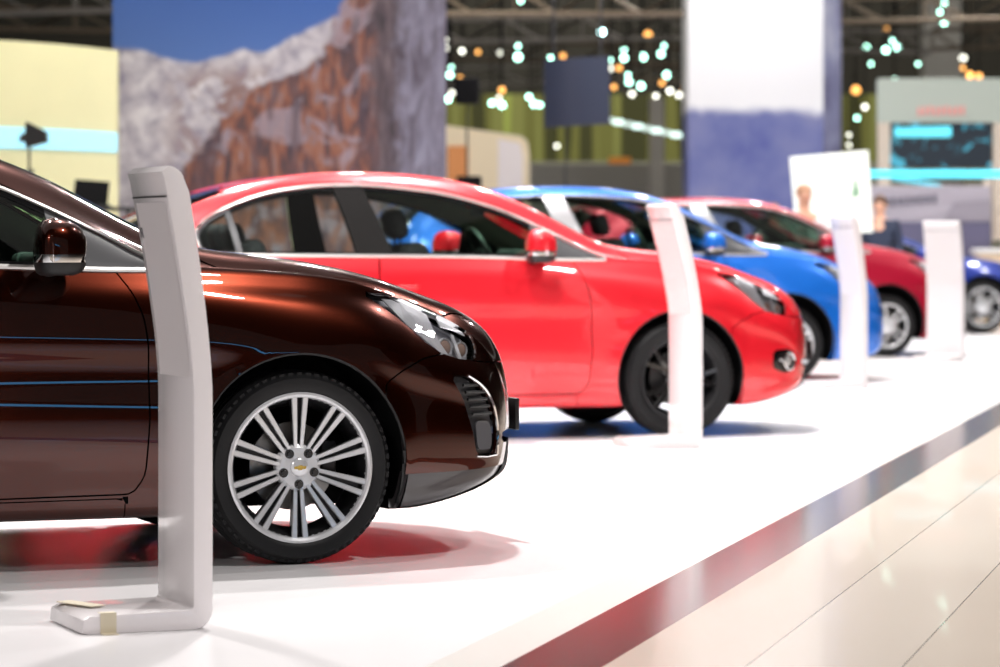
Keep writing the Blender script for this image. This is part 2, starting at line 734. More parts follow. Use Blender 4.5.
# ------------------------------------------------------------------ wheels
def wheel_part(car, x, y, side, st, R=.325):
    """one road wheel; outer face looks along +y local, turned for the near side"""
    W = st.get('w', .215)
    rr = st['rim']                      # rim radius at the face
    e = empty('wheel', (x, y * side, R), 0 if side > 0 else PI, car)
    e.rotation_euler = (0, st.get('spin', 0), 0 if side > 0 else PI)
    h = W / 2
    t = MB()
    sh = R - rr
    prof = [(-h + .012, rr - .004), (-h, rr + sh * .25), (-h - .002, rr + sh * .55), (-h + .014, R - .018), (-h + .032, R - .003)]
    for k in range(4):                 # tread ribs and grooves
        c = -h + .052 + k * (2 * h - .104) / 3
        prof += [(c - .006, R), (c - .004, R - .008), (c + .004, R - .008), (c + .006, R)]
    prof += [(h - .032, R - .003), (h - .014, R - .018), (h - .004, rr + sh * .70), (h - .0005, rr + sh * .66), (h, rr + sh * .45), (h - .002, rr + sh * .22), (h - .006, rr + .006), (h - .016, rr - .003)]
    t.lathe(prof, 72)
    n = 64
    for k in range(n):                 # shoulder blocks
        a = 2 * PI * k / n
        for q in (-1, 1):
            t.box((math.cos(a) * (R - .0128), q * (h - .027), math.sin(a) * (R - .0128)), (.012, .020, .018), Matrix.Rotation(-a, 3, 'Y'), 0)
    t.build('tyre', RUBBER, e)
    b = MB()
    b.lathe([(-h + .01, rr - .002), (-h + .03, rr - .02), (h - .10, rr - .045), (h - .03, rr - .024), (h - .014, rr - .016)], 64)
    b.build('rim_barrel', st.get('barrel', ALLOYD), e)
    m = st['mat']
    l = MB()
    l.lathe([(h - .018, rr - .018), (h - .006, rr - .012), (h - .002, rr - .004), (h - .004, rr + .004), (h - .014, rr + .004)], 72)
    l.build('rim_lip', m if st.get('lip', True) else ALLOYD, e)
    s = MB()
    kind = st['kind']

    def bar(a0, a1, r0, r1, w0, w1, yo, th, mi=0, dep=.030):
        s.mi = mi
        p0 = Vector((math.cos(a0) * r0, 0, math.sin(a0) * r0))
        p1 = Vector((math.cos(a1) * r1, 0, math.sin(a1) * r1))
        d = (p1 - p0).normalized()
        q = Vector((-d.z, 0, d.x))
        Y = Vector((0, 1, 0))
        vs = []
        for (p, w_, yy) in ((p0, w0, yo[0]), (p1, w1, yo[1])):
            c = p + Y * yy
            vs.append([s.bm.verts.new(v) for v in (c - q * w_, c - q * w_ * .72 + Y * th, c + q * w_ * .72 + Y * th, c + q * w_, c + q * w_ * .9 - Y * dep, c - q * w_ * .9 - Y * dep)])
        A, B = vs
        for k in range(6):
            f = s.bm.faces.new((A[k], A[(k + 1) % 6], B[(k + 1) % 6], B[k]))
            f.material_index = mi if k in (0, 1, 2) else 1
        s.bm.faces.new(A[::-1]).material_index = 1
        s.bm.faces.new(B).material_index = 1

    if kind == 'twin10':
        for k in range(10):
            a = PI / 2 + k * PI / 5
            for q in (-1, 1):
                bar(a + q * .165, a + q * .082, .060, rr - .010, .0066, .0108, (h - .030, h - .012), .004)
            bar(a, a, .055, rr - .016, .006, .010, (h - .046, h - .034), .0, mi=1)
        s.mi = 0
        s.lathe([(h - .05, .080), (h - .032, .077), (h - .024, .066), (h - .024, .0)], 40)
    elif kind == 'y5':
        for k in range(5):
            a = PI / 2 + .3 + k * 2 * PI / 5
            bar(a, a, .045, rr * .50, .028, .030, (h - .040, h - .030), .006)
            for q in (-1, 1):
                bar(a + q * .05, a + q * .21, rr * .42, rr - .010, .017, .014, (h - .031, h - .014), .005)
        s.lathe([(h - .06, .080), (h - .034, .076), (h - .026, .06), (h - .026, .0)], 40)
    elif kind == 'split5':
        for k in range(5):
            a = PI / 2 + k * 2 * PI / 5
            for q in (-1, 1):
                bar(a + q * .30, a + q * .17, .055, rr - .010, .014, .017, (h - .034, h - .014), .005)
        s.lathe([(h - .06, .085), (h - .032, .080), (h - .024, .062), (h - .024, .0)], 40)
    else:
        nsp = st.get('n', 12)
        for k in range(nsp):
            a = PI / 2 + k * 2 * PI / nsp
            bar(a, a + .12 * (1 if k % 2 else -1), .05, rr - .010, .013, .010, (h - .034, h - .014), .005)
        s.lathe([(h - .06, .080), (h - .032, .076), (h - .024, .06), (h - .024, .0)], 40)
    s.build('spokes', [m, st.get('dark', ALLOYD)], e, sharp=30)
    d = MB()
    d.lathe([(-.02, .06), (-.02, .148), (.002, .148), (.002, .06)], 48, closed=True)
    d.build('brake_disc', st.get('disc', STEEL), e)
    if st.get('fine', True):
        c = MB()
        c.box((-.125, -.005, .02), (.055, .06, .13), None, .012)
        c.build('brake_caliper', st.get('caliper', GREYTRIM), e)
        for k in range(5):
            a = PI / 2 + PI / 5 + k * 2 * PI / 5
            q = MB()
            q.cyl((math.cos(a) * .056, h - .026, math.sin(a) * .056), (math.cos(a) * .056, h - .012, math.sin(a) * .056), .0115, .0095, 6)
            q.lathe([(h - .0245, .0165), (h - .0205, .0155), (h - .0205, .010)], 16, c=(math.cos(a) * .056, 0, math.sin(a) * .056))
            q.build('wheel_bolt', st.get('boltmat', GBLACK), e)
    c = MB()
    c.lathe([(h - .024, .031), (h - .014, .030), (h - .010, .024), (h - .010, .0)], 32)
    c.build('centre_cap', st.get('cap', ALLOY), e)
    if st.get('fine', True):
        q = MB()                       # gold bow-tie shaped badge
        tie = [(-.020, -.0045), (-.0065, -.0045), (-.0065, -.0078), (.0085, -.0078), (.0080, -.0045), (.021, -.0045), (.0195, .0045), (.0065, .0045), (.0065, .0078), (-.0085, .0078), (-.008, .0045), (-.0215, .0045)]
        q.prism(tie, h - .011, h - .0075)
        g = q.build('emblem', GOLD, e, smooth=False)
        g.rotation_euler = (0, -st.get('spin', 0), 0)
    return e


# ------------------------------------------------------------------ car body forms (metres, x forward from the front axle)
SEDAN = dict(
    zb=.17, hwmax=.89,
    zc=[(-3.5, 1.085), (-3.3, 1.11), (-3.1, 1.155), (-2.9, 1.235), (-2.7, 1.315), (-2.45, 1.395), (-2.2, 1.443), (-1.95, 1.465), (-1.65, 1.468), (-1.4, 1.456), (-1.16, 1.425), (-.95, 1.378),
        (-.78, 1.315), (-.62, 1.24), (-.46, 1.155), (-.33, 1.088), (-.22, 1.050), (-.08, 1.030), (.12, 1.004), (.30, .972), (.46, .935), (.58, .900)],
    rail=[(-3.5, .70, 1.05), (-3.3, .67, 1.075), (-3.1, .635, 1.12), (-2.9, .61, 1.195), (-2.7, .595, 1.275), (-2.45, .588, 1.355), (-2.2, .585, 1.408), (-1.95, .585, 1.432), (-1.65, .588, 1.434), (-1.4, .592, 1.420),
          (-1.16, .60, 1.382), (-.95, .61, 1.318), (-.8, .622, 1.255), (-.65, .638, 1.178), (-.5, .66, 1.098), (-.38, .68, 1.045), (-.26, .695, 1.020), (-.08, .700, 1.003), (.12, .690, .976), (.30, .672, .942), (.46, .655, .905), (.58, .64, .868)],
    belt=[(-3.5, .78, 1.01), (-3.1, .80, 1.03), (-2.7, .822, 1.018), (-2.0, .835, 1.010), (-1.2, .836, 1.003), (-.6, .828, .985), (-.35, .82, .975), (-.1, .810, .960), (.15, .795, .938), (.35, .775, .905), (.58, .745, .845)],
    hw=[(-3.5, .865), (-3.0, .885), (-2.5, .892), (-1.5, .893), (-.6, .893), (0, .890), (.35, .882), (.58, .868)],
    xs=[-3.5, -3.3, -3.1, -2.9, -2.7, -2.45, -2.2, -1.95, -1.65, -1.4, -1.16, -.95, -.8, -.65, -.5, -.38, -.26, -.08, .12, .30, .46, .58],
    nose=[(.72, .858, .185, .995), (.82, .812, .205, .98), (.895, .752, .23, .955), (.94, .68, .255, .925), (.962, .60, .28, .89), (.972, .50, .325, .85), (.974, .43, .38, .81)],
    tail=[(-3.6, 1.075, .18, .99), (-3.66, 1.03, .20, .97), (-3.70, .92, .25, .94), (-3.715, .75, .33, .90), (-3.72, .60, .45, .85)],
    arches=[(0, .335, .375), (-2.685, .335, .375)],
    wb=2.685,
    dlo_b=[(-2.66, 1.018), (-1.9, 1.014), (-1.2, 1.008), (-.53, .990)],
    dlo_t=[(-.42, .990), (-.50, 1.020), (-.65, 1.100), (-.79, 1.170), (-1.0, 1.262), (-1.15, 1.308), (-1.33, 1.350), (-1.52, 1.374), (-1.7, 1.390), (-1.9, 1.392), (-2.08, 1.380), (-2.3, 1.343), (-2.5, 1.275), (-2.66, 1.19), (-2.72, 1.13), (-2.70, 1.04)],
    fdoor=[(-.70, 1.08), (-.615, .975), (-.57, .91), (-.538, .83), (-.526, .73), (-.523, .50), (-.535, .31), (-.575, .252), (-1.715, .240), (-1.735, .35), (-1.735, .7), (-1.715, 1.0), (-1.76, 1.2), (-1.80, 1.42), (-1.55, 1.405), (-1.33, 1.378), (-1.15, 1.334), (-1.0, 1.288), (-.83, 1.205)],
    rdoor=[(-1.722, 1.0), (-1.742, .7), (-1.742, .35), (-1.722, .240), (-2.17, .238), (-2.20, .35), (-2.27, .52), (-2.38, .66), (-2.50, .80), (-2.53, .92), (-2.51, 1.0), (-2.60, 1.25), (-2.5, 1.305), (-2.3, 1.37), (-2.08, 1.408), (-1.9, 1.420), (-1.807, 1.421), (-1.767, 1.2)],
    pil_b=((-1.93, -1.765), (-1.835, -1.635)),      # pillar edges at the top and at the belt
    q_split=((-2.57, -2.535), (-2.50, -2.465)),
    sail=-.83,
    wsh=[(0, 1.085), (.45, 1.075), (.58, 1.055), (.605, 1.07), (.570, 1.20), (.538, 1.30), (.515, 1.395), (.30, 1.415), (0, 1.420)],
    rear=[(0, 1.15), (.5, 1.14), (.60, 1.15), (.57, 1.25), (.54, 1.36), (0, 1.40)],
    bonnet=[(-.30, -.2), (-.30, .68), (-.16, .735), (.1, .745), (.35, .715), (.56, .65), (.70, .56), (.79, .40), (.83, .2), (.84, -.2)],
    bump=[(.30, .60), (.36, .642), (.44, .683), (.56, .705), (.66, .67), (.76, .66), (1.2, .66), (1.2, 0), (.20, 0), (.3, .3)],
    rbump=[(-2.95, .55), (-3.1, .64), (-3.3, .68), (-3.9, .70), (-3.9, 0), (-2.9, 0)],
    rocker=[(-.60, .238), (-.60, .10), (-2.25, .10), (-2.25, .228)],
    lamp=[(.25, .905), (.36, .900), (.48, .872), (.58, .828), (.66, .775), (.69, .72), (.675, .675), (.60, .680), (.52, .702), (.465, .740), (.39, .812), (.31, .870)],
    tlamp=[(-3.9, .98), (-3.45, .99), (-3.32, .93), (-3.36, .84), (-3.5, .78), (-3.9, .76)],
    fuel=None,
    handles=[(-1.60, .835), (-2.40, .85)],
    mirror=(-.885, 1.06),
    seats=[(-1.28, .0), (-2.2, .02)],
    roof_in=1.39,
)


def hatch():
    s = dict(SEDAN)
    s.update(
        zc=[(-3.0, 1.30), (-2.85, 1.40), (-2.6, 1.462), (-2.3, 1.497), (-1.95, 1.517), (-1.6, 1.520), (-1.35, 1.508), (-1.1, 1.475), (-.88, 1.42), (-.70, 1.35), (-.5, 1.258), (-.32, 1.165), (-.2, 1.105), (-.06, 1.065), (.12, 1.035), (.30, 1.0), (.46, .962), (.60, .915)],
        rail=[(-3.0, .58, 1.26), (-2.85, .585, 1.355), (-2.6, .59, 1.42), (-2.3, .59, 1.457), (-1.95, .59, 1.478), (-1.6, .592, 1.480), (-1.35, .596, 1.468), (-1.1, .605, 1.43), (-.9, .617, 1.372), (-.72, .632, 1.295), (-.54, .65, 1.205), (-.38, .668, 1.12), (-.24, .682, 1.065), (-.1, .690, 1.038), (.12, .685, 1.005), (.30, .670, .968), (.46, .655, .925), (.60, .64, .875)],
        belt=[(-3.0, .79, 1.10), (-2.6, .81, 1.085), (-2.0, .822, 1.045), (-1.2, .825, 1.015), (-.6, .822, .995), (-.3, .815, .985), (0, .80, .965), (.25, .782, .93), (.46, .76, .885), (.60, .735, .84)],
        hw=[(-3.0, .85), (-2.5, .862), (-1.5, .866), (-.6, .866), (0, .865), (.46, .855), (.60, .842)],
        xs=[-3.0, -2.85, -2.6, -2.3, -1.95, -1.6, -1.35, -1.1, -.9, -.72, -.54, -.38, -.24, -.1, .12, .30, .46, .60],
        nose=[(.75, .866, .18, .99), (.86, .815, .19, .97), (.935, .755, .205, .94), (.98, .68, .23, .90), (1.0, .60, .27, .86), (1.01, .50, .34, .81), (1.012, .44, .39, .78)],
        tail=[(-3.08, 1.20, .19, .985), (-3.14, 1.05, .21, .96), (-3.17, .90, .26, .93), (-3.18, .72, .34, .89), (-3.185, .60, .45, .85)],
        arches=[(0, .325, .375), (-2.60, .325, .375)], wb=2.60,
        dlo_b=[(-2.45, 1.075), (-1.9, 1.052), (-1.2, 1.022), (-.30, .998)],
        dlo_t=[(-.16, 1.0), (-.30, 1.065), (-.5, 1.165), (-.7, 1.262), (-.9, 1.345), (-1.1, 1.400), (-1.35, 1.430), (-1.6, 1.442), (-1.95, 1.440), (-2.2, 1.42), (-2.42, 1.38), (-2.52, 1.30), (-2.50, 1.14)],
        fdoor=[(-.62, 1.10), (-.55, 1.0), (-.50, .90), (-.475, .8), (-.47, .5), (-.49, .30), (-.53, .252), (-1.72, .240), (-1.74, .35), (-1.74, .7), (-1.73, 1.0), (-1.78, 1.25), (-1.81, 1.46), (-1.35, 1.455), (-1.1, 1.425), (-.9, 1.370), (-.75, 1.29)],
        rdoor=[(-1.737, 1.0), (-1.747, .7), (-1.747, .35), (-1.727, .240), (-2.10, .238), (-2.14, .35), (-2.20, .52), (-2.30, .66), (-2.40, .80), (-2.46, .95), (-2.54, 1.10), (-2.45, 1.36), (-2.2, 1.44), (-1.95, 1.460), (-1.817, 1.465), (-1.787, 1.25)],
        pil_b=((-1.93, -1.775), (-1.83, -1.62)), q_split=((-3.5, -3.4), (-3.5, -3.4)), sail=-.66,
        wsh=[(0, 1.11), (.45, 1.10), (.58, 1.08), (.61, 1.095), (.575, 1.25), (.545, 1.36), (.52, 1.44), (.30, 1.462), (0, 1.466)],
        rear=[(0, 1.16), (.5, 1.16), (.58, 1.18), (.55, 1.36), (0, 1.42)],
        bonnet=[(-.16, -.2), (-.16, .66), (-.05, .715), (.1, .725), (.35, .70), (.56, .63), (.70, .53), (.79, .38), (.83, .2), (.84, -.2)],
        bump=[(.29, .57), (.36, .62), (.46, .66), (.56, .66), (.66, .66), (1.2, .66), (1.2, 0), (.20, 0), (.3, .3)],
        rbump=[(-2.8, .5), (-2.9, .58), (-3.4, .62), (-3.4, 0), (-2.7, 0)],
        rocker=[(-.56, .238), (-.56, .10), (-2.1, .10), (-2.1, .228)],
        lamp=[(.25, .925), (.36, .920), (.48, .892), (.58, .848), (.66, .79), (.69, .735), (.675, .69), (.60, .695), (.52, .717), (.465, .755), (.39, .83), (.31, .89)], lamp_shift=(0, .017),
        tlamp=[(-3.4, 1.06), (-3.0, 1.06), (-2.92, .96), (-2.96, .80), (-3.4, .76)],
        handles=[(-1.48, .86), (-2.28, .90)], mirror=(-.70, 1.075), seats=[(-1.15, .04), (-2.0, .06)], roof_in=1.43, sweep=(.26, .10))
    return s


HATCH = hatch()


def lowered(sp, k):
    """the same body plan with a lower greenhouse and bonnet"""
    s = dict(sp)

    def q(z):
        return z if z < .5 else .5 + (z - .5) * k
    s['zc'] = [(a, q(b)) for a, b in sp['zc']]
    s['rail'] = [(a, b, q(c)) for a, b, c in sp['rail']]
    s['belt'] = [(a, b, q(c)) for a, b, c in sp['belt']]
    s['nose'] = [(a, q(b), c, d) for a, b, c, d in sp['nose']]
    s['tail'] = [(a, q(b), c, d) for a, b, c, d in sp['tail']]
    for n in ('dlo_b', 'dlo_t', 'fdoor', 'rdoor', 'wsh', 'rear', 'lamp', 'tlamp', 'bump', 'rbump', 'handles'):
        s[n] = [(a, q(b)) for a, b in sp[n]]
    s['mirror'] = (sp['mirror'][0], q(sp['mirror'][1]))
    return s


def make_car(name, label, cat, sp, px, py, th, pmat, st, step=.025, ylat=.88, pillar=GBLACK, R=.325, group=None, details=True, trim=SATIN):
    G, N, under = body_grid(sp, step)
    sh = Shell(G, N, under)
    gx, gy = ground(px, py)
    t = math.radians(th)
    car = empty(name, (gx - ylat * math.sin(t), gy + ylat * math.cos(t), 0), t)
    tag(car, label, cat, group)
    XZ, XY, YZ = (0, 2), (0, 1), (1, 2)
    g = .0028
    # regions cut out of the shell
    for (cx, cz, r) in sp['arches']:
        sh.region('void', disc(cx, cz, r), allow=('body', 'under'))
    dlo = rnd(sp['dlo_b'] + spline(sp['dlo_t'], 3), .02)
    dl = sdf(dlo)
    sh.region('dlo', dl)
    (pt, pb) = sp['pil_b']
    zt, zm = 1.55, sp['dlo_b'][1][1]
    ztop = max(p[1] for p in sp['dlo_t'])

    def quad(a, b, w=0.0):
        kx = lambda top, bot, zz: bot + (top - bot) * (zz - zm) / (ztop - zm)
        return [(kx(a[0], b[0], .9) - w, .9), (kx(a[1], b[1], .9) + w, .9), (kx(a[1], b[1], 1.6) + w, 1.6), (kx(a[0], b[0], 1.6) - w, 1.6)]
    sh.region('pillar', sdf(quad(pt, pb)), allow=('dlo',))
    sh.region('qsplit', sdf(quad(sp['q_split'][0], sp['q_split'][1])), allow=('dlo',))
    sh.region('sail', sdf([(sp['sail'], .8), (1, .8), (1, 1.6), (sp['sail'], 1.6)]), allow=('dlo',))
    inner = lambda P: dl(P) + .016
    mid_front = (pt[0] + pt[1] + pb[0] + pb[1]) / 4
    mid_q = sum(sp['q_split'][0] + sp['q_split'][1]) / 4
    sh.region('frame', lambda P: -inner(P), allow=('dlo',))
    P_ = np.array([v[:3] for v in sh.V])
    for i, tg in enumerate(sh.T):
        if tg == 'dlo':
            c = P_[sh.F[i]].mean(axis=0)
            sh.T[i] = 'glass_f' if c[0] > mid_front else ('glass_r' if c[0] > mid_q else 'glass_q')
        elif tg == 'frame':
            c = P_[sh.F[i]].mean(axis=0)
            sh.T[i] = 'frame_f' if c[0] > mid_front else ('frame_r' if c[0] > mid_q else 'frame_q')
    ws = sdf([(-a, b) for a, b in sp['wsh'][::-1]] + sp['wsh'], YZ)
    midx = (sp['zc'][len(sp['zc']) // 2][0])
    sh.region('windscreen', lambda P: np.where(P[:, 0] > -1.4, ws(P), .15), gap=.002)
    rw = sdf([(-a, b) for a, b in sp['rear'][::-1]] + sp['rear'], YZ)
    sh.region('rear_glass', lambda P: np.where(P[:, 0] < -2.2, rw(P), .15), gap=.002)
    if sp.get('lamp'):
        lp = sdf(rnd(sp['lamp'], .02))
        sh.region('lamp', lambda P: np.where(P[:, 1] > .3, lp(P), .15), gap=g)
    bn = sdf(sp['bonnet'], XY)
    sh.region('bonnet', lambda P: np.where(P[:, 2] > .70, bn(P), .15), gap=g)
    tl = sdf(rnd(sp['tlamp'], .03))
    sh.region('tlamp', lambda P: np.where(P[:, 1] > .4, tl(P), .15), gap=g)
    # doors
    sh.region('fdoor', sdf(rnd(sp['fdoor'], .025)), gap=g)
    sh.region('rdoor', sdf(rnd(sp['rdoor'], .025)), gap=g)
    # bumper front features
    feats = sp.get('feats', {})
    for nm, poly, ax in feats.get('cuts', []):
        fn = sdf(poly, YZ if ax == 'yz' else XZ)
        sh.region(nm, (lambda f: lambda P: np.where(P[:, 0] > .25, f(P), .15))(fn), gap=0.0)
    sh.region('bumper', sdf(rnd(sp['bump'], .015)), gap=g)
    sh.region('rbumper', sdf(rnd(sp['rbump'], .015)), gap=g)
    sh.region('rocker', sdf(sp['rocker']), gap=.002)

    sh.panel('body_shell', ('body',), pmat, car, 0)
    sh.panel('bonnet', ('bonnet',), pmat, car, 0)
    sh.panel('front_bumper', ('bumper',), pmat, car, 0)
    sh.panel('rear_bumper', ('rbumper',), pmat, car, 0)
    sh.panel('underbody', ('under',), MATT, car, 0, rim=0)
    sh.panel('windscreen', ('windscreen',), GLASSG, car, 0, rim=.004)
    sh.panel('rear_window', ('rear_glass',), GLASS, car, 0, rim=.004)
    # dark inner structure behind the shut lines, and roof lining
    low = [i for i, tg in enumerate(sh.T) if tg in ('body', 'gap', 'fdoor', 'rdoor', 'bumper', 'rbumper', 'bonnet', 'rocker', 'tlamp')]
    keep = list(sh.T)
    P_ = np.array([v[:3] for v in sh.V])
    zt_line = sp['dlo_b'][1][1] + .01
    for i in low:
        c = P_[sh.F[i]].mean(axis=0)
        sh.T[i] = 'lining' if (c[2] > zt_line and -3.3 < c[0] < -.4) else 'inner'
    sh.panel('inner_structure', ('inner',), MATT, car, 0, rim=0, offset=.016)
    sh.panel('roof_lining', ('lining',), BEIGE, car, 0, rim=0, offset=.022, flip=True)
    sh.T = keep
    for sd in (-1, 1):
        fd = sh.panel('front_door', ('fdoor',), pmat, car, sd)
        rd = sh.panel('rear_door', ('rdoor',), pmat, car, sd)
        sh.panel('window_glass', ('glass_f',), GLASS, fd, sd, rim=0, offset=.003)
        sh.panel('window_glass', ('glass_r',), GLASS, rd, sd, rim=0, offset=.003)
        sh.panel('window_frame', ('frame_f',), MATT, fd, sd, rim=.02, offset=.001)
        sh.panel('window_frame', ('frame_r',), MATT, rd, sd, rim=.02, offset=.001)
        sh.panel('pillar_trim', ('pillar',), pillar, car, sd, rim=.03)
        sh.panel('mirror_sail', ('sail',), GREYTRIM, fd, sd, rim=.01)
        if any(tg == 'glass_q' for tg in sh.T):
            sh.panel('quarter_window', ('glass_q',), GLASS, car, sd, rim=0, offset=.003)
            sh.panel('quarter_frame', ('frame_q', 'qsplit'), GREYTRIM, car, sd, rim=.02)
        sh.panel('rocker_panel', ('rocker',), pmat, car, sd)
        tlm = sh.panel('tail_lamp', ('tlamp',), TAILRED, car, sd)
        # lamp: clear lens, bright bowl behind it, projector and bulbs
        ln = sh.panel('headlight', ('lamp',), LENS, car, sd, rim=.006)
        bowl = sh.panel('lamp_bowl', ('lamp',), pbr('lamp_bowl', (.55, .55, .58), .3, .2), ln, sd, rim=0, offset=.042)
        lamp_inside(sh, sp, sd, ln)
        # bright strip round the windows
        top = spline(sp['dlo_t'], 4)
        tr = MB()
        tr.tube([(lambda v: (v.x, v.y * sd, v.z))(sh.side(a, b + .006, .004)) for a, b in top], .0075, 6)
        tr.tube([(lambda v: (v.x, v.y * sd, v.z))(sh.side(a, b - .004, .005)) for a, b in spline(sp['dlo_b'] + [sp['dlo_t'][0]], 8)], .009, 6)
        tr.build('window_trim', trim, car)
        # handles
        for (hx, hz), dr in zip(sp['handles'], (fd, rd)):
            h = MB()
            p = sh.side(hx, hz)
            pts = [(hx - .10, 0.002), (hx - .085, .022), (hx - .03, .034), (hx + .03, .034), (hx + .075, .024), (hx + .09, .002)]
            h.tube([(a, (sh.side(a, hz).y + b) * sd, hz + .006 * (a - hx) / .1) for a, b in pts], [.010, .013, .014, .014, .014, .011], 10, flat=.8)
            h.build('door_handle', pmat, dr)
            h2 = MB()
            h2.ball((hx, (p.y - .012) * sd, hz - .006), .045, (1.3, .35, .7), 10)
            h2.build('handle_cup', pmat, dr)
        # door mirror
        mx, mz = sp['mirror']
        side_mirror(sh, mx, mz, sd, pmat, fd, sp)
        # wheel housings
        for (cx, cz, r) in sp['arches']:
            a = MB()
            prof = []
            n = 28
            rows = []
            for i in range(n + 1):
                an = math.radians(-24) + math.radians(228) * i / n
                rr = r + .012
                xx, zz = cx + rr * math.cos(an), cz + rr * math.sin(an)
                rows.append([(xx, .868 * sd, zz), (xx, .50 * sd, zz)])
            vs = [[a.bm.verts.new(p) for p in rw_] for rw_ in rows]
            for A, B in zip(vs, vs[1:]):
                a.bm.faces.new((A[0], A[1], B[1], B[0]))
            a.bm.faces.new([v[1] for v in vs])
            a.build('wheel_housing', MATT, car, smooth=True)
            # rolled edge round the opening
            lip = MB()
            pts = []
            for i in range(33):
                an = math.radians(-22) + math.radians(224) * i / 32
                xx, zz = cx + r * math.cos(an), cz + r * math.sin(an)
                if zz < .185:
                    continue
                v = sh.side(cx + (r + .006) * math.cos(an), cz + (r + .006) * math.sin(an))
                pts.append((xx, (v.y - .012) * sd, zz))
            lip.tube(pts, .008, 6, flat=1.4)
            lip.build('arch_lip', BLACK, car)
        for (cx, cz, r) in sp['arches']:
            wheel_part(car, cx, ylat - st.get('w', .215) / 2, sd, st, R)
    car_inside(car, sp, sh)
    for nm, mat, off in feats.get('panels', []):
        for sd in (-1, 1):
            sh.panel(nm, (nm,), mat, car, sd, rim=.03, offset=off)
    if sp.get('front'):
        sp['front'](car, sp, sh)
    return car, sh


def slab(m, pts, sd, th=.006):
    """thin solid from a flank outline of 3-D points"""
    A = [m.bm.verts.new((v.x, v.y * sd, v.z)) for v in pts]
    B = [m.bm.verts.new((v.x - th * .5, (v.y - th) * sd, v.z)) for v in pts]
    m.bm.faces.new(A)
    m.bm.faces.new(B[::-1])
    for i in range(len(A)):
        j = (i + 1) % len(A)
        m.bm.faces.new((A[i], B[i], B[j], A[j]))


def lamp_inside(sh, sp, sd, ln):
    """reflector wedge, upper shelf, two projectors and a divider inside the headlight"""
    dx, dz = sp.get('lamp_shift', (0, 0))

    def S(a, b, o=-.012):
        return sh.side(a + dx, b + dz, o)
    BR = pbr('lamp_reflector_silver', (.92, .92, .95), .25, .1)
    w_ = MB()
    slab(w_, [S(a, b) for a, b in [(.335, .890), (.40, .888), (.475, .862), (.505, .835), (.520, .790), (.535, .745), (.560, .700), (.530, .705), (.485, .742), (.415, .808)]], sd)
    w_.build('lamp_reflector', BR, ln, smooth=False)
    w_ = MB()
    slab(w_, [S(a, b) for a, b in [(.545, .822), (.585, .818), (.645, .775), (.655, .758), (.60, .778), (.555, .790)]], sd)
    slab(w_, [S(a, b, -.02) for a, b in [(.60, .77), (.612, .765), (.628, .69), (.612, .69)]], sd)
    w_.build('lamp_shelf', BR, ln, smooth=False)
    for (a, b, r) in ((.572, .737, .030), (.648, .722, .026)):
        p = S(a, b, -.035)
        pr = MB()
        pr.lathe([(-.03, r * .8), (0, r * 1.15), (.006, r * 1.12), (.004, r * .95)], 24)
        o = pr.build('projector_ring', BR, ln)
        o.location = (p.x, p.y * sd, p.z)
        rz = -.45 if sd > 0 else PI + .45
        o.rotation_euler = (0, 0, rz)
        pr = MB()
        pr.ball((0, 0, 0), r * .92, (1, .55, 1), 10)
        o = pr.build('projector_lens', pbr('warm_lamp_glass', (.75, .52, .42), .08, .2, coat=1.0), ln)
        o.location = (p.x, p.y * sd, p.z)
        o.rotation_euler = (0, 0, rz)


def side_mirror(sh, x, z, sd, pmat, door, sp):
    base = sh.side(x + .10, sp['dlo_b'][-1][1] + .03).y
    m = MB()

    def P(a, b, c):
        return Vector((x + a, (base + b) * sd, z + c))
    n, rows = 40, 22
    zl, zh = -.088, .098
    prev = None
    for i in range(rows + 1):
        t = i / rows
        zz = zl + (zh - zl) * t
        s = max(0.0, 1 - abs(2 * t - .85) ** 2.8 / 1.5) ** .5
        if i == 0:
            s *= .80
        if i == rows:
            s *= .35
        ring = []
        for j in range(n):
            a = 2 * PI * j / n
            ca, sa = math.cos(a), math.sin(a)
            fx = (abs(ca) ** .8) * (1 if ca > 0 else -1)
            fy = (abs(sa) ** .75) * (1 if sa > 0 else -1)
            # rounded to the front, flat to the rear where the glass sits, leaning back outwards
            ex = (.115 if ca > 0 else .060) * fx * s + .02 - .16 * (fy * .11 * s)
            ey = .118 * fy * (.35 + .65 * s) + .150
            ring.append(m.bm.verts.new(P(ex, ey, zz)))
        if prev:
            for j in range(n):
                f = m.bm.faces.new((prev[j], prev[(j + 1) % n], ring[(j + 1) % n], ring[j]))
                f.material_index = 1 if t <= .26 else (2 if t <= .37 else 0)
        else:
            m.bm.faces.new(ring[::-1]).material_index = 1
        prev = ring
    m.bm.faces.new(prev)
    m.mi = 1
    m.tube([P(.05, -.035, -.070), P(.035, .04, -.062), P(.02, .12, -.050)], [.036, .030, .026], 12, flat=1.3)
    m.build('side_mirror', [pmat, BLACK, CHROME], door, sharp=45)


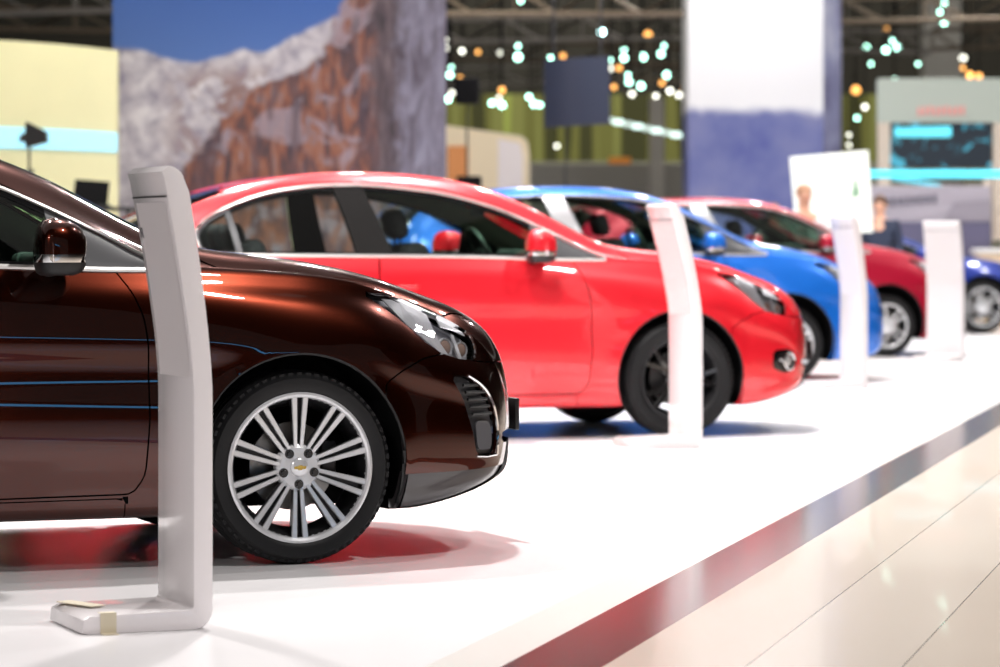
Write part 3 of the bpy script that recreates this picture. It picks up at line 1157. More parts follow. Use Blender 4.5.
def car_inside(car, sp, sh):
    """cabin: floor tub, dashboard, wheel, seats, rear shelf"""
    b = MB()
    zt = sp['dlo_b'][1][1] - .05
    b.box((-.42, 0, zt - .11), (.55, 1.36, .26), None, .07, 3)
    b.box((-.55, .36, zt + .03), (.26, .36, .10), None, .035, 3)
    b.build('dashboard', SEATF, car)
    f = MB()
    f.box((-1.6, 0, .34), (2.3, 1.40, .06), None, .01)
    f.box((-1.35, 0, .52), (1.1, .22, .30), None, .04)
    f.box((-3.05, 0, zt - .02), (.62, 1.30, .05), None, .015)
    f.build('cabin_floor', MATT, car)
    w_ = MB()
    cx = (-.80, .36, zt + .03)
    R = Matrix.Rotation(math.radians(-25), 3, 'Y')
    pts = [Vector(cx) + R @ Vector((0, math.cos(a) * .185, math.sin(a) * .185)) for a in [2 * PI * i / 28 for i in range(29)]]
    w_.tube(pts, .016, 8)
    w_.box(cx, (.05, .16, .11), R, .03)
    w_.box(Vector(cx), (.025, .34, .035), R, .008)
    w_.cyl(Vector(cx), Vector(cx) + Vector((.35, 0, -.10)), .03)
    w_.build('steering_wheel', BLACK, car)
    for (sx, dz), rear in zip(sp['seats'], (0, 1)):
        ys = (-.36, .36) if not rear else (-.38, 0, .38)
        for y in ys:
            s = MB()
            tilt = Matrix.Rotation(math.radians(-17), 3, 'Y')
            s.box((sx + .25, y, .50 + dz), (.50, .48, .15), None, .055, 3)
            s.box((sx - .09, y, .80 + dz), (.15, .47 if not rear else .40, .58), tilt, .06, 3)
            s.build('rear_seat' if rear else 'front_seat', SEATF, car)
            h = MB()
            h.box((sx - .235, y, 1.185 + dz - (.10 if rear else 0)), (.10, .26, .17), tilt, .045, 3)
            for q in (-.06, .06):
                h.cyl((sx - .205, y + q, 1.03 + dz - (.10 if rear else 0)), (sx - .23, y + q, 1.15 + dz - (.10 if rear else 0)), .006, n=8)
            h.build('headrest', SEATF, car)
    m = MB()
    m.box((-.93 if sp is not HATCH else -.80, 0, sp['roof_in'] - .12), (.03, .25, .065), None, .015)
    m.build('rear_view_mirror', BLACK, car)


def front_sedan(car, sp, sh):
    """grille, badge, plate, lower lip, fog lamps"""
    g = MB()
    for (z0, z1, yw, n) in ((.60, .70, .44, 5), (.34, .54, .50, 8)):
        for i in range(n):
            z = z0 + (z1 - z0) * i / (n - 1)
            pts = [sh.front(y, z, .004) for y in np.linspace(-yw, yw, 17)]
            g.tube([tuple(p) for p in pts], .009, 6)
    g.build('grille', BLACK, car)
    c = MB()
    for z in (.585, .715):
        c.tube([tuple(sh.front(y, z, .004)) for y in np.linspace(-.46, .46, 17)], .008, 6)
    c.build('grille_frame', CHROME, car)
    e = MB()
    tie = [(a, b + .65) for a, b in [(-.085, -.020), (-.028, -.020), (-.028, -.033), (.036, -.033), (.034, -.020), (.09, -.020), (.084, .020), (.028, .020), (.028, .033), (-.036, .033), (-.034, .020), (-.09, .020)]]
    x = sh.front(0, .65).x
    e.prism(tie, x, x + .022, 'X')
    e.build('emblem', GOLD, car, smooth=False)
    p = MB()
    xx = sh.front(0, .44).x
    p.box((xx + .045, 0, .455), (.018, .52, .115), None, .004)
    p.box((xx + .018, 0, .455), (.05, .40, .05), None, .004)
    p.build('number_plate_holder', BLACK, car)


# ------------------------------------------------------------------ floor
def strip(name, q0, q1, d0, d1, mat, z=0.0):
    P = [rowpt(q0, d0, z), rowpt(q1, d0, z), rowpt(q1, d1, z), rowpt(q0, d1, z)]
    o = obj(name, P, [(0, 1, 2, 3)], mat)
    return tag(o, kind='structure')


STAGE = pbr('white_gloss_stage', (.81, .79, .80), .24, noise=.02, nscale=1.5)
STAGE.node_tree.nodes['Principled BSDF'].inputs['IOR'].default_value = 1.12
strip('floor', -30, -2.15, -8, 95, STAGE)
strip('trim_1', -2.15, -1.962, -8, 95, pbr('ivory_edge', (.80, .77, .73), .3, coat=.2))
strip('trim_2', -1.962, -1.711, -8, 95, pbr('bronze_band', (.16, .12, .125), .16, .55, noise=.08, nscale=3))


def plank_material():
    m, nt, b = _new('cream_planks')
    g = nt.nodes.new('ShaderNodeNewGeometry')
    vr = nt.nodes.new('ShaderNodeVectorRotate')
    vr.rotation_type = 'Z_AXIS'
    vr.inputs['Angle'].default_value = ROW
    nt.links.new(g.outputs['Position'], vr.inputs['Vector'])
    sx = nt.nodes.new('ShaderNodeSeparateXYZ')
    nt.links.new(vr.outputs[0], sx.inputs[0])

    def math_(op, a, b_):
        n = nt.nodes.new('ShaderNodeMath')
        n.operation = op
        for i, v in enumerate((a, b_)):
            if isinstance(v, (int, float)):
                n.inputs[i].default_value = v
            elif v is not None:
                nt.links.new(v, n.inputs[i])
        return n.outputs[0]
    q = math_('DIVIDE', math_('ADD', sx.outputs['X'], 1.36), .387)
    fr = math_('FRACT', q, None)
    edge = math_('LESS_THAN', math_('ABSOLUTE', math_('SUBTRACT', fr, .5), None), .494)
    cell = math_('FLOOR', q, None)
    wn = nt.nodes.new('ShaderNodeTexWhiteNoise')
    wn.noise_dimensions = '1D'
    nt.links.new(cell, wn.inputs['W'])
    mx = nt.nodes.new('ShaderNodeMix')
    mx.data_type = 'RGBA'
    mx.inputs[6].default_value = (.58, .49, .41, 1)
    mx.inputs[7].default_value = (.63, .55, .48, 1)
    nt.links.new(wn.outputs['Value'], mx.inputs[0])
    m2 = nt.nodes.new('ShaderNodeMix')
    m2.data_type = 'RGBA'
    m2.inputs[6].default_value = (.22, .18, .16, 1)
    nt.links.new(edge, m2.inputs[0])
    nt.links.new(mx.outputs[2], m2.inputs[7])
    nt.links.new(m2.outputs[2], b.inputs['Base Color'])
    b.inputs['Roughness'].default_value = .25
    b.inputs['Coat Weight'].default_value = .2
    return m


strip('floor', -1.711, 30, -8, 95, plank_material())

# ------------------------------------------------------------------ cars
BROWN = paint('brown_paint', (.056, .0074, .0020), .92, .235)
RED = paint('red_paint', (.80, .012, .025), .15, .35)
BLUE = paint('blue_paint', (.010, .17, .72), .30, .35)
CRIM = paint('crimson_paint', (.48, .006, .035), .25, .35)
NAVY = paint('dark_blue_paint', (.012, .035, .28), .3, .35)

FOG = rnd([(.545, .622), (.62, .622), (.72, .54), (.755, .43), (.745, .345), (.655, .345), (.635, .43), (.60, .54)], .02)
sp_brown = dict(SEDAN)
sp_brown['feats'] = dict(cuts=[('fog_surround', FOG, 'xz'), ('bumper_skirt', [(.30, .292), (.60, .297), (1.2, .325), (1.2, 0), (.30, 0)], 'xz')],
                         panels=[('fog_surround', GREYTRIM, .02), ('bumper_skirt', pbr('grey_skirt', (.07, .062, .066), .3, coat=.5), .006)])


def front_brown(car, sp, sh):
    front_sedan(car, sp, sh)
    for sd in (-1, 1):
        m = MB()
        for z in (.590, .565, .540, .515, .490):
            x0 = .595 + (.60 - z) * .40
            m.tube([(lambda v: (v.x, v.y * sd, v.z))(sh.side(x, z, -.004)) for x in np.linspace(x0, x0 + .085, 4)], .006, 6)
        m.build('fog_slats', BLACK, car)
        m = MB()
        edge = [(.62, .622), (.68, .585), (.725, .53), (.750, .45), (.752, .345)]
        m.tube([(lambda v: (v.x, v.y * sd, v.z))(sh.side(a, b, .002)) for a, b in spline(edge, 5)], .006, 6)
        m.tube([(lambda v: (v.x, v.y * sd, v.z))(sh.side(a, b, .000)) for a, b in [(.752, .345), (.70, .342), (.655, .345)]], .005, 6)
        m.build('fog_trim', CHROME, car)
        m = MB()
        slab(m, [sh.side(a, b, -.008) for a, b in rnd([(.655, .465), (.715, .465), (.735, .43), (.732, .365), (.665, .365)], .02)], sd)
        m.build('fog_lamp_blank', pbr('fog_blank', (.10, .10, .11), .3), car, smooth=False)


sp_brown['front'] = front_brown
W_BROWN = dict(rim=.249, w=.215, kind='twin10', mat=ALLOY, spin=0.0, cap=ALLOY)
make_car('sedan', 'metallic dark brown sedan nearest the camera, with silver twin-spoke wheels', 'car', sp_brown, 301, 565, 21, BROWN, W_BROWN, step=.020)

FOGR = rnd([(.56, .475), (.66, .485), (.72, .47), (.72, .37), (.66, .345), (.56, .37)], .03)
sp_red = dict(SEDAN)
sp_red['feats'] = dict(cuts=[('fog_surround', FOGR, 'xz')], panels=[('fog_surround', GBLACK, .02)])


def front_red(car, sp, sh):
    front_sedan(car, sp, sh)
    for sd in (-1, 1):
        m = MB()
        ring = [sh.side(.672 + .038 * math.cos(a), .415 + .046 * math.sin(a), .004) for a in [2 * PI * i / 20 for i in range(21)]]
        m.tube([(v.x, v.y * sd, v.z) for v in ring], .008, 6)
        m.tube([(v.x, v.y * sd, v.z) for v in (sh.side(.60, .425, .0), sh.side(.64, .42, .002))], .007, 6)
        m.build('fog_ring', CHROME, car)
        m = MB()
        p = sh.side(.672, .415, -.012)
        m.ball((0, 0, 0), .034, (1, .4, 1), 10)
        o = m.build('fog_lamp', pbr('fog_glass', (.5, .5, .5), .1, .3, coat=1.0), car)
        o.location = (p.x, p.y * sd, p.z)
        o.rotation_euler = (0, 0, -.5 if sd > 0 else PI + .5)


sp_red['front'] = front_red
W_RED = dict(disc=pbr('dark_disc', (.06, .06, .06), .5, .5), rim=.228, w=.22, kind='y5', mat=GBLACK, dark=GBLACK, lip=False, cap=GBLACK)
make_car('sedan', 'bright red sedan with black wheels, second in the row behind the brown one', 'car', sp_red, 681, 437, 16, RED, W_RED, step=.024)

sp_h = dict(HATCH)
W_BLUE = dict(rim=.205, w=.195, kind='split5', mat=ALLOY, fine=False)
make_car('hatchback', 'bright blue hatchback with silver wheels, behind the nose of the red sedan', 'car', sp_h, 789, 383, 17, BLUE, W_BLUE, step=.035, ylat=.85, pillar=PILLAR_SHEEN, R=.30)
W_CRIM = dict(rim=.208, w=.195, kind='multi', n=10, mat=ALLOY, fine=False)
make_car('hatchback', 'crimson red hatchback behind the blue one, pale stand at its nose', 'car', sp_h, 888, 357, 17, CRIM, W_CRIM, step=.035, ylat=.85, pillar=PILLAR_SHEEN, R=.30)
sp_far = lowered(SEDAN, .78)
W_FAR = dict(rim=.235, w=.215, kind='multi', n=10, mat=ALLOY, fine=False)
make_car('coupe', 'low dark blue car at the right edge, last in the row', 'car', sp_far, 984, 334, 17, NAVY, W_FAR, step=.04)


# ------------------------------------------------------------------ information stands
def make_stand(label, px, py, th, height=1.29, width=.36, letter=False, tape=False, base_len=.375, back_lean=.080):
    """bent-plate stand: foot reaching back, upright, upper part leaning back; (px,py) is the lower right corner of its edge"""
    gx, gy = ground(px, py)
    t = math.radians(th)
    root = empty('information_stand', (gx, gy, 0), t)
    tag(root, label, 'information stand', 'white information stands along the row of cars')
    T = .056
    outer = [(-base_len, .004), (-base_len + .02, 0), (-.055, 0)]
    outer += [(-.055 + .055 * math.sin(a), .055 - .055 * math.cos(a)) for a in np.linspace(.15, PI / 2, 7)]
    # upright, then a smooth lean backwards
    zs = np.linspace(.10, height, 34)

    def lean(z):
        k = max(0.0, z - .66) / (height - .66)
        return -back_lean * k ** 1.4 if k > 0 else 0.0
    back = [(lean(z), z) for z in zs]
    out = outer + back[:-2]
    xt, zt = back[-1]
    r = .055
    for a in np.linspace(0, PI / 2, 8)[1:]:
        out.append((xt - r * (1 - math.cos(a)) * .9, zt - .05 + .05 * math.sin(a)))
    TT = lambda z: T * (1 + .22 * max(0, (z - .8) / .49))
    out.append((lean(zt) - TT(zt) + .012, zt - .006))
    out.append((lean(zt) - TT(zt) + .001, zt - .016))
    inner = [(lean(z) - TT(z), z) for z in zs if T + .03 < z < zt - .03][::-1]
    out += inner
    out += [(-T - .012 * (1 - math.cos(a)) - .0, T + .012 * (1 - math.sin(a))) for a in np.linspace(.1, PI / 2, 4)]
    out += [(-base_len + .025, T - .006), (-base_len + .004, T - .016)]
    m = MB()
    m.prism(out, 0, width)
    m.bm.normal_update()
    es = [e for e in m.bm.edges if len(e.link_faces) == 2 and abs(e.verts[0].co.y - e.verts[1].co.y) < 1e-5]
    bmesh.ops.bevel(m.bm, geom=es, offset=.004, segments=2, profile=.5, affect='EDGES')
    big = [f for f in m.bm.faces if len(f.verts) > 20]
    bmesh.ops.triangulate(m.bm, faces=big)
    m.build('body', WHITEPL, root, sharp=25)
    f = MB()
    z = height - .085
    f.box((lean(z) - TT(z) - .0015, width * .5, z), (.003, width * .96, .004), None)
    f.build('top_seam', GREYTRIM, root, smooth=False)
    s = MB()
    z0, z1 = .70, height - .10
    q = [(lean(z_) - TT(z_) - .0012, z_) for z_ in np.linspace(z0, z1, 12)]
    vs0 = [s.bm.verts.new((a, .03, b)) for a, b in q]
    vs1 = [s.bm.verts.new((a, width - .03, b)) for a, b in q]
    for i in range(11):
        s.bm.faces.new((vs0[i], vs0[i + 1], vs1[i + 1], vs1[i]))
    s.build('display_sheet', pbr('display_sheet', (.82, .77, .775), .3), root)
    if letter:
        o = text_mesh('letter', 'R', .045, .0006, pbr('grey_ink', (.12, .12, .13), .5), root)
        zl = 1.09
        a = math.atan2(lean(zl - .05) - lean(zl + .05), .1)
        o.matrix_local = Matrix.Translation((lean(zl) - TT(zl) - .003, width - .03, zl)) @ Matrix.Rotation(-a, 4, 'Y') @ Matrix.Rotation(-PI / 2, 4, 'Z') @ Matrix.Rotation(PI / 2, 4, 'X')
    if tape:
        TAPE = pbr('masking_tape', (.74, .66, .50), .55)
        tp = MB()
        tp.box((-.30, -.0012, T / 2 - .002), (.045, .0024, T + .004), None)
        tp.box((-.30, -.018, .001), (.045, .036, .002), None)
        tp.box((-.30, .012, T + .0012), (.045, .03, .0022), None)
        tp.build('tape_strip', TAPE, root, smooth=False)
        tp = MB()
        tp.box((-.31, width - .10, T + .001), (.05, .17, .0022), Matrix.Rotation(.35, 3, 'Z'))
        tp.build('tape_strip', TAPE, root, smooth=False)
    return root


make_stand('white leaning information stand in front of the brown sedan, taped to the floor', 213, 629, 22, letter=True, tape=True)
make_stand('white leaning information stand in front of the red sedan, covering part of its black wheel', 703, 448, 18, back_lean=.125)
make_stand('white leaning information stand at the nose of the blue hatchback', 868, 388, 20)
make_stand('broad white information stand at the nose of the crimson hatchback, farthest of the four', 965, 361, 58)


# ------------------------------------------------------------------ the hall behind
def shader(name, build_fn):
    m, nt, b = _new(name)
    build_fn(nt, b)
    MATS[name] = m
    return m


def N_(nt, typ, **kw):
    n = nt.nodes.new(typ)
    for k, v in kw.items():
        setattr(n, k, v)
    return n


def ramp(nt, src, stops, interp='LINEAR'):
    r = N_(nt, 'ShaderNodeValToRGB')
    r.color_ramp.interpolation = interp
    e = r.color_ramp.elements
    while len(e) < len(stops):
        e.new(.5)
    for i, (p, c) in enumerate(stops):
        e[i].position = p
        e[i].color = (*c, 1)
    nt.links.new(src, r.inputs['Fac'])
    return r.outputs['Color']


def mth(nt, op, a, b=None, c=None, clamp=False):
    n = N_(nt, 'ShaderNodeMath', operation=op)
    n.use_clamp = clamp
    for i, v in enumerate((a, b, c)):
        if v is None:
            continue
        if isinstance(v, (int, float)):
            n.inputs[i].default_value = v
        else:
            nt.links.new(v, n.inputs[i])
    return n.outputs[0]


def mixc(nt, f, a, b):
    n = N_(nt, 'ShaderNodeMix', data_type='RGBA')
    for s_, v in ((0, f), (6, a), (7, b)):
        if isinstance(v, (int, float)):
            n.inputs[s_].default_value = v
        elif isinstance(v, tuple):
            n.inputs[s_].default_value = (*v, 1)
        else:
            nt.links.new(v, n.inputs[s_])
    return n.outputs[2]


def sstep(nt, x, a, b):
    n = N_(nt, 'ShaderNodeMapRange', interpolation_type='SMOOTHSTEP')
    nt.links.new(x, n.inputs['Value'])
    n.inputs['From Min'].default_value = a
    n.inputs['From Max'].default_value = b
    return n.outputs[0]


def noise(nt, vec, scale, detail=6, rough=.55, dist=0.0):
    n = N_(nt, 'ShaderNodeTexNoise')
    n.inputs['Scale'].default_value = scale
    n.inputs['Detail'].default_value = detail
    n.inputs['Roughness'].default_value = rough
    n.inputs['Distortion'].default_value = dist
    nt.links.new(vec, n.inputs['Vector'])
    return n.outputs['Fac']


def mural_print(nt, b):
    """printed alpine photograph: blue sky, snow ridge, red-brown rock towers.  object x,z in metres"""
    tc = N_(nt, 'ShaderNodeTexCoord')
    sx = N_(nt, 'ShaderNodeSeparateXYZ')
    nt.links.new(tc.outputs['Object'], sx.inputs[0])
    X, Z = sx.outputs['X'], sx.outputs['Z']
    v = tc.outputs['Object']
    n1 = noise(nt, v, 1.6, 8, .6)
    n2 = noise(nt, v, 5.5, 8, .6, .4)
    st = N_(nt, 'ShaderNodeMapping')
    st.inputs['Scale'].default_value = (3.2, 1, .8)
    st.inputs['Rotation'].default_value = (0, .18, 0)
    nt.links.new(v, st.inputs['Vector'])
    n3 = noise(nt, st.outputs[0], 3.2, 9, .62, .5)
    jit = mth(nt, 'MULTIPLY', mth(nt, 'SUBTRACT', n2, .5), .30)
    # ridge height of the snow field
    cr = N_(nt, 'ShaderNodeFloatCurve')
    c = cr.mapping.curves[0]
    pts = [(0, .588), (.10, .576), (.20, .557), (.31, .566), (.38, .580), (.45, .576), (.52, .602), (.57, .617), (.65, .640), (1, .70)]
    c.points[0].location, c.points[1].location = pts[0], pts[-1]
    for p in pts[1:-1]:
        c.points.new(*p)
    cr.mapping.update()
    u = mth(nt, 'DIVIDE', X, 3.2)
    nt.links.new(u, cr.inputs['Value'])
    ridge = mth(nt, 'MULTIPLY', cr.outputs[0], 5.0)
    snow = sstep(nt, mth(nt, 'SUBTRACT', mth(nt, 'ADD', ridge, mth(nt, 'MULTIPLY', jit, .25)), Z), -.03, .03)
    sky = ramp(nt, mth(nt, 'DIVIDE', Z, 3.7), [(.68, (.10, .20, .50)), (.98, (.03, .11, .42))])
    snowc = ramp(nt, n2, [(.32, (.28, .25, .34)), (.48, (.50, .46, .51)), (.66, (.76, .72, .74))])
    base = mixc(nt, snow, sky, snowc)
    # rock: left edge of the towers as a curve x(z)
    cr2 = N_(nt, 'ShaderNodeFloatCurve')
    c = cr2.mapping.curves[0]
    pts = [(0, 0), (.383, .19), (.436, .25), (.477, .29), (.519, .345), (.55, .38), (.58, .47), (.623, .60), (.665, .635), (.71, .655), (.76, .69), (1, .72)]
    c.points[0].location, c.points[1].location = pts[0], pts[-1]
    for p in pts[1:-1]:
        c.points.new(*p)
    cr2.mapping.update()
    nt.links.new(mth(nt, 'DIVIDE', Z, 4.5), cr2.inputs['Value'])
    rx = mth(nt, 'MULTIPLY', cr2.outputs[0], 3.2)
    rock = sstep(nt, mth(nt, 'ADD', mth(nt, 'SUBTRACT', X, rx), mth(nt, 'MULTIPLY', jit, 1.6)), -.05, .06)
    rc = ramp(nt, n3, [(.34, (.045, .03, .05)), (.43, (.12, .06, .06)), (.49, (.24, .085, .055)), (.56, (.33, .13, .08)), (.63, (.22, .17, .20)), (.72, (.33, .30, .36))])
    patch = sstep(nt, noise(nt, v, 2.6, 7, .62, .8), .53, .61)
    rc = mixc(nt, mth(nt, 'MULTIPLY', patch, .70), rc, (.36, .30, .36))
    shade_ = sstep(nt, noise(nt, st.outputs[0], 1.5, 6, .6, .7), .50, .60)
    rc = mixc(nt, mth(nt, 'MULTIPLY', shade_, .65), rc, (.075, .05, .07))
    base = mixc(nt, rock, base, rc)
    # right-hand face in cool grey
    grey = sstep(nt, mth(nt, 'ADD', mth(nt, 'ADD', X, mth(nt, 'MULTIPLY', jit, 1.2)), mth(nt, 'MULTIPLY', Z, .02)), 2.42, 2.58)
    gc = ramp(nt, n3, [(.34, (.10, .08, .11)), (.50, (.19, .17, .23)), (.62, (.28, .27, .36)), (.75, (.38, .38, .48))])
    gc = mixc(nt, sstep(nt, mth(nt, 'ADD', X, mth(nt, 'MULTIPLY', jit, 1.5)), 2.60, 2.76), ramp(nt, n3, [(.38, (.05, .035, .045)), (.55, (.12, .085, .10)), (.7, (.20, .15, .17))]), gc)
    base = mixc(nt, grey, base, gc)
    # outlying rocks in the snow
    out = mth(nt, 'MULTIPLY', sstep(nt, noise(nt, v, 2.6, 8, .65, .6), .47, .54), sstep(nt, X, .3, 1.0))
    out = mth(nt, 'MULTIPLY', out, mth(nt, 'MULTIPLY', snow, mth(nt, 'SUBTRACT', 1, sstep(nt, Z, 2.5, 2.85))))
    base = mixc(nt, mth(nt, 'MULTIPLY', out, mth(nt, 'SUBTRACT', 1, rock)), base, (.27, .16, .15))
    nt.links.new(base, b.inputs['Base Color'])
    b.inputs['Roughness'].default_value = .6


def boxobj(name, c, d, mat, parent=None, rz=0.0, bev=.01):
    m = MB()
    m.box(c, d, Matrix.Rotation(rz, 3, 'Z') if rz else None, bev)
    return m.build(name, mat, parent, smooth=False)


# mural
YM = 30.0
a = at(112, 0, YM)
bm_ = at(446, 0, YM)
mu = MB()
mu.box(((bm_.x - a.x) / 2, .06, 2.6), (bm_.x - a.x, .10, 5.2), None, .01)
mo = mu.build('mountain_mural', shader('mural_print', mural_print), None, smooth=False)
mo.location = (a.x, YM, 0)
tag(mo, 'tall printed backdrop of a snowy mountain and red-brown rock towers', 'backdrop')

# cream curved exhibition wall with a lit blue band
YW = 28.0
wr = empty('exhibition_wall', (at(50, 0, YW).x, YW, 0))
tag(wr, 'curved cream exhibition wall with a glowing light blue band, left of the mountain backdrop', 'exhibition wall')


def curved(name, z0, z1, y_off, th, mat, parent, x0=-2.2, x1=.555, sag=.35, drop=0.0, n=24):
    m = MB()
    rows = []
    for i in range(n + 1):
        t = i / n
        x = x0 + (x1 - x0) * t
        y = sag * (2 * t - 1) ** 2 * .8 + y_off
        dz = -drop * t ** 3
        rows.append([m.bm.verts.new(p) for p in ((x, y, z0 + dz * .6), (x, y, z1 + dz), (x, y + th, z1 + dz), (x, y + th, z0 + dz * .6))])
    for A, B in zip(rows, rows[1:]):
        for k in range(4):
            m.bm.faces.new((A[k], B[k], B[(k + 1) % 4], A[(k + 1) % 4]))
    m.bm.faces.new(rows[0])
    m.bm.faces.new(rows[-1][::-1])
    return m.build(name, mat, parent, sharp=30)


zw = lambda py: at(0, py, YW).z
curved('panel', 0, zw(37), 0, .12, pbr('cream_wall', (.80, .76, .46), .6, noise=.03, nscale=2), wr, drop=.10)
curved('light_band', zw(147), zw(125), -.02, .03, pbr('blue_light_band', (.3, .6, .7), .5, emit=(.36, .80, 1.0), emit_s=.85), wr, drop=.06)

# studio lamp on a stand
sl = empty('studio_lamp', (at(33, 0, 26).x, 26, 0))
tag(sl, 'black studio lamp with barn doors on a thin tripod, in front of the cream wall', 'studio lamp')
zs = lambda py: at(0, py, 26).z
m = MB()
m.prism([(-.105, -.02), (-.06, .0), (-.05, .115), (.11, .035), (.115, -.05), (-.05, -.095), (-.06, -.03), (-.105, -.045)], -.07, .07)
m.cyl((-.10, 0, -.015), (-.05, 0, -.015), .035)
m.build('lamp_head', BLACK, sl, smooth=False, loc=(0, 0, zs(136)))
m = MB()
m.cyl((-.03, 0, .5), (-.03, 0, zs(140)), .010, n=10)
m.cyl((-.03, 0, .35), (-.03, 0, zs(172)), .017, n=10)
m.box((-.02, 0, zs(171)), (.055, .04, .035), None, .005)
m.build('pole', GREYTRIM, sl)
for k in range(3):
    m = MB()
    an = k * 2 * PI / 3 + .4
    m.cyl((-.03, 0, .62), (-.03 + .45 * math.cos(an), .45 * math.sin(an), .012), .010, n=8)
    m.build('leg', GREYTRIM, sl)

# table with a laptop
YT = 26.5
tb = empty('table', (at(96, 0, YT).x, YT, 0))
tag(tb, 'black table in front of the cream wall, left of the mountain backdrop', 'table')
zt_ = at(0, 209, YT).z
boxobj('tabletop', (.02, 0, zt_), (.62, .50, .028), BLACK, tb)
for q in (-1, 1):
    for r_ in (-1, 1):
        boxobj('leg', (.02 + q * .27, r_ * .22, zt_ / 2 - .01), (.03, .03, zt_ - .02), BLACK, tb, bev=.003)
lap = empty('laptop', (at(92, 0, YT).x, YT - .02, zt_ + .014))
tag(lap, 'open black laptop standing on the black table', 'laptop')
m = MB()
m.box((0, 0, .012), (.30, .22, .022), None, .006)
m.build('keyboard_base', BLACK, lap, smooth=False)
m = MB()
m.box((-.02, .13, .125), (.29, .014, .205), Matrix.Rotation(math.radians(-14), 3, 'X') @ Matrix.Rotation(math.radians(4), 3, 'Y'), .005)
m.build('screen', MATT, lap, smooth=False)

# ---- dark hall shell
YB = 78.0


def back_print(nt, b):
    tc = N_(nt, 'ShaderNodeTexCoord')
    sx = N_(nt, 'ShaderNodeSeparateXYZ')
    nt.links.new(tc.outputs['Object'], sx.inputs[0])
    X, Z = sx.outputs['X'], sx.outputs['Z']
    mp = N_(nt, 'ShaderNodeMapping')
    mp.inputs['Scale'].default_value = (1.0, 1, .02)
    nt.links.new(tc.outputs['Object'], mp.inputs['Vector'])
    strips = noise(nt, mp.outputs[0], 1.3, 3, .7)
    col = ramp(nt, strips, [(.32, (.05, .05, .012)), (.46, (.17, .17, .04)), (.55, (.24, .25, .07)), (.66, (.36, .42, .09))], 'CONSTANT')
    low = mixc(nt, mth(nt, 'GREATER_THAN', Z, 3.1), (.30, .29, .24), col)
    top = mixc(nt, mth(nt, 'GREATER_THAN', Z, 4.75), low, (.028, .024, .018))
    nt.links.new(top, b.inputs['Base Color'])
    b.inputs['Roughness'].default_value = .8


tag(obj('wall_back', [(-40, YB, 0), (45, YB, 0), (45, YB, 14), (-40, YB, 14)], [(0, 1, 2, 3)], shader('hall_back', back_print)), kind='structure')
tag(obj('ceiling', [(-40, -12, 13), (45, -12, 13), (45, YB, 13), (-40, YB, 13)], [(0, 3, 2, 1)], pbr('hall_ceiling', (.025, .022, .018), .9)), kind='structure')
tag(obj('wall_left', [(-30, -12, 0), (-30, YB, 0), (-30, YB, 14), (-30, -12, 14)], [(0, 1, 2, 3)], pbr('hall_side', (.03, .03, .028), .9)), kind='structure')
tag(obj('wall_right', [(38, -12, 0), (38, YB, 0), (38, YB, 14), (38, -12, 14)], [(3, 2, 1, 0)], pbr('hall_side', (.03, .03, .028), .9)), kind='structure')

# low grey partition, pale pillar
g0 = at(530, 0, 62)
pr_ = boxobj('partition_wall', ((at(692, 0, 62).x + g0.x) / 2, 62, at(0, 164, 62).z / 2), (at(692, 0, 62).x - g0.x, .2, at(0, 164, 62).z), pbr('partition_grey', (.62, .59, .54), .7))
tag(pr_, 'plain grey partition wall behind the blue hatchback roof', 'partition')
tag(boxobj('orange_sign', (at(620, 0, 61.9).x, 62, at(0, 164, 62).z + .065), (.42, .12, .13), pbr('orange_sign', (.8, .3, .05), .5, emit=(1, .35, .05), emit_s=.25)), 'small orange sign on top of the grey partition wall', 'sign')


def pillar(name, px0, px1, Y, z1, mat, label):
    x0, x1 = at(px0, 0, Y).x, at(px1, 0, Y).x
    m = MB()
    m.box(((x0 + x1) / 2, Y, z1 / 2), (x1 - x0, x1 - x0, z1), None, .03)
    for q in (-.22, .22):
        m.box(((x0 + x1) / 2 + q * (x1 - x0), Y - (x1 - x0) / 2 - .01, z1 / 2), (.05, .04, z1), None)
    o = m.build(name, mat, None, smooth=False)
    tag(o, label, 'pillar')
    return o


PCON = pbr('pale_concrete', (.80, .76, .70), .7, noise=.06, nscale=1)
pillar('pillar', 649, 664, 60, at(0, 98, 60).z, PCON, 'pale short pillar standing before the olive panels, left of the white tower')
pillar('pillar', 922, 960, 60, 12.9, pbr('grey_concrete', (.70, .68, .62), .7), 'tall grey pillar rising behind the booth with the dark screen')

# cream booth behind the blue roof
yb_ = 46
x0, x1 = at(444, 0, yb_).x, at(530, 0, yb_).x
bo = empty('cream_booth', ((x0 + x1) / 2, yb_, 0))
tag(bo, 'warm lit cream booth with a rounded corner, right of the mountain backdrop', 'booth')
m = MB()
hz = at(0, 125, yb_).z
outl = [(-.63, 0), (.61, 0), (.61, hz - .42), (.585, hz - .24), (.50, hz - .16), (-.63, hz)]
m.prism(outl, 0, 1.2)
m.build('booth_body', pbr('booth_cream', (.85, .72, .52), .6), bo, smooth=False)
m = MB()
m.prism([(.14, .3), (.50, .3), (.52, hz - .44), (.47, hz - .26), (.16, hz - .20)], -.03, .0)
m.build('white_panel', pbr('booth_white', (.85, .78, .80), .5), bo, smooth=False)
m = MB()
m.box((-.42, -.02, hz - .55), (.30, .04, .50), None, .02)
m.build('orange_picture', pbr('booth_orange', (.75, .30, .10), .6), bo, smooth=False)

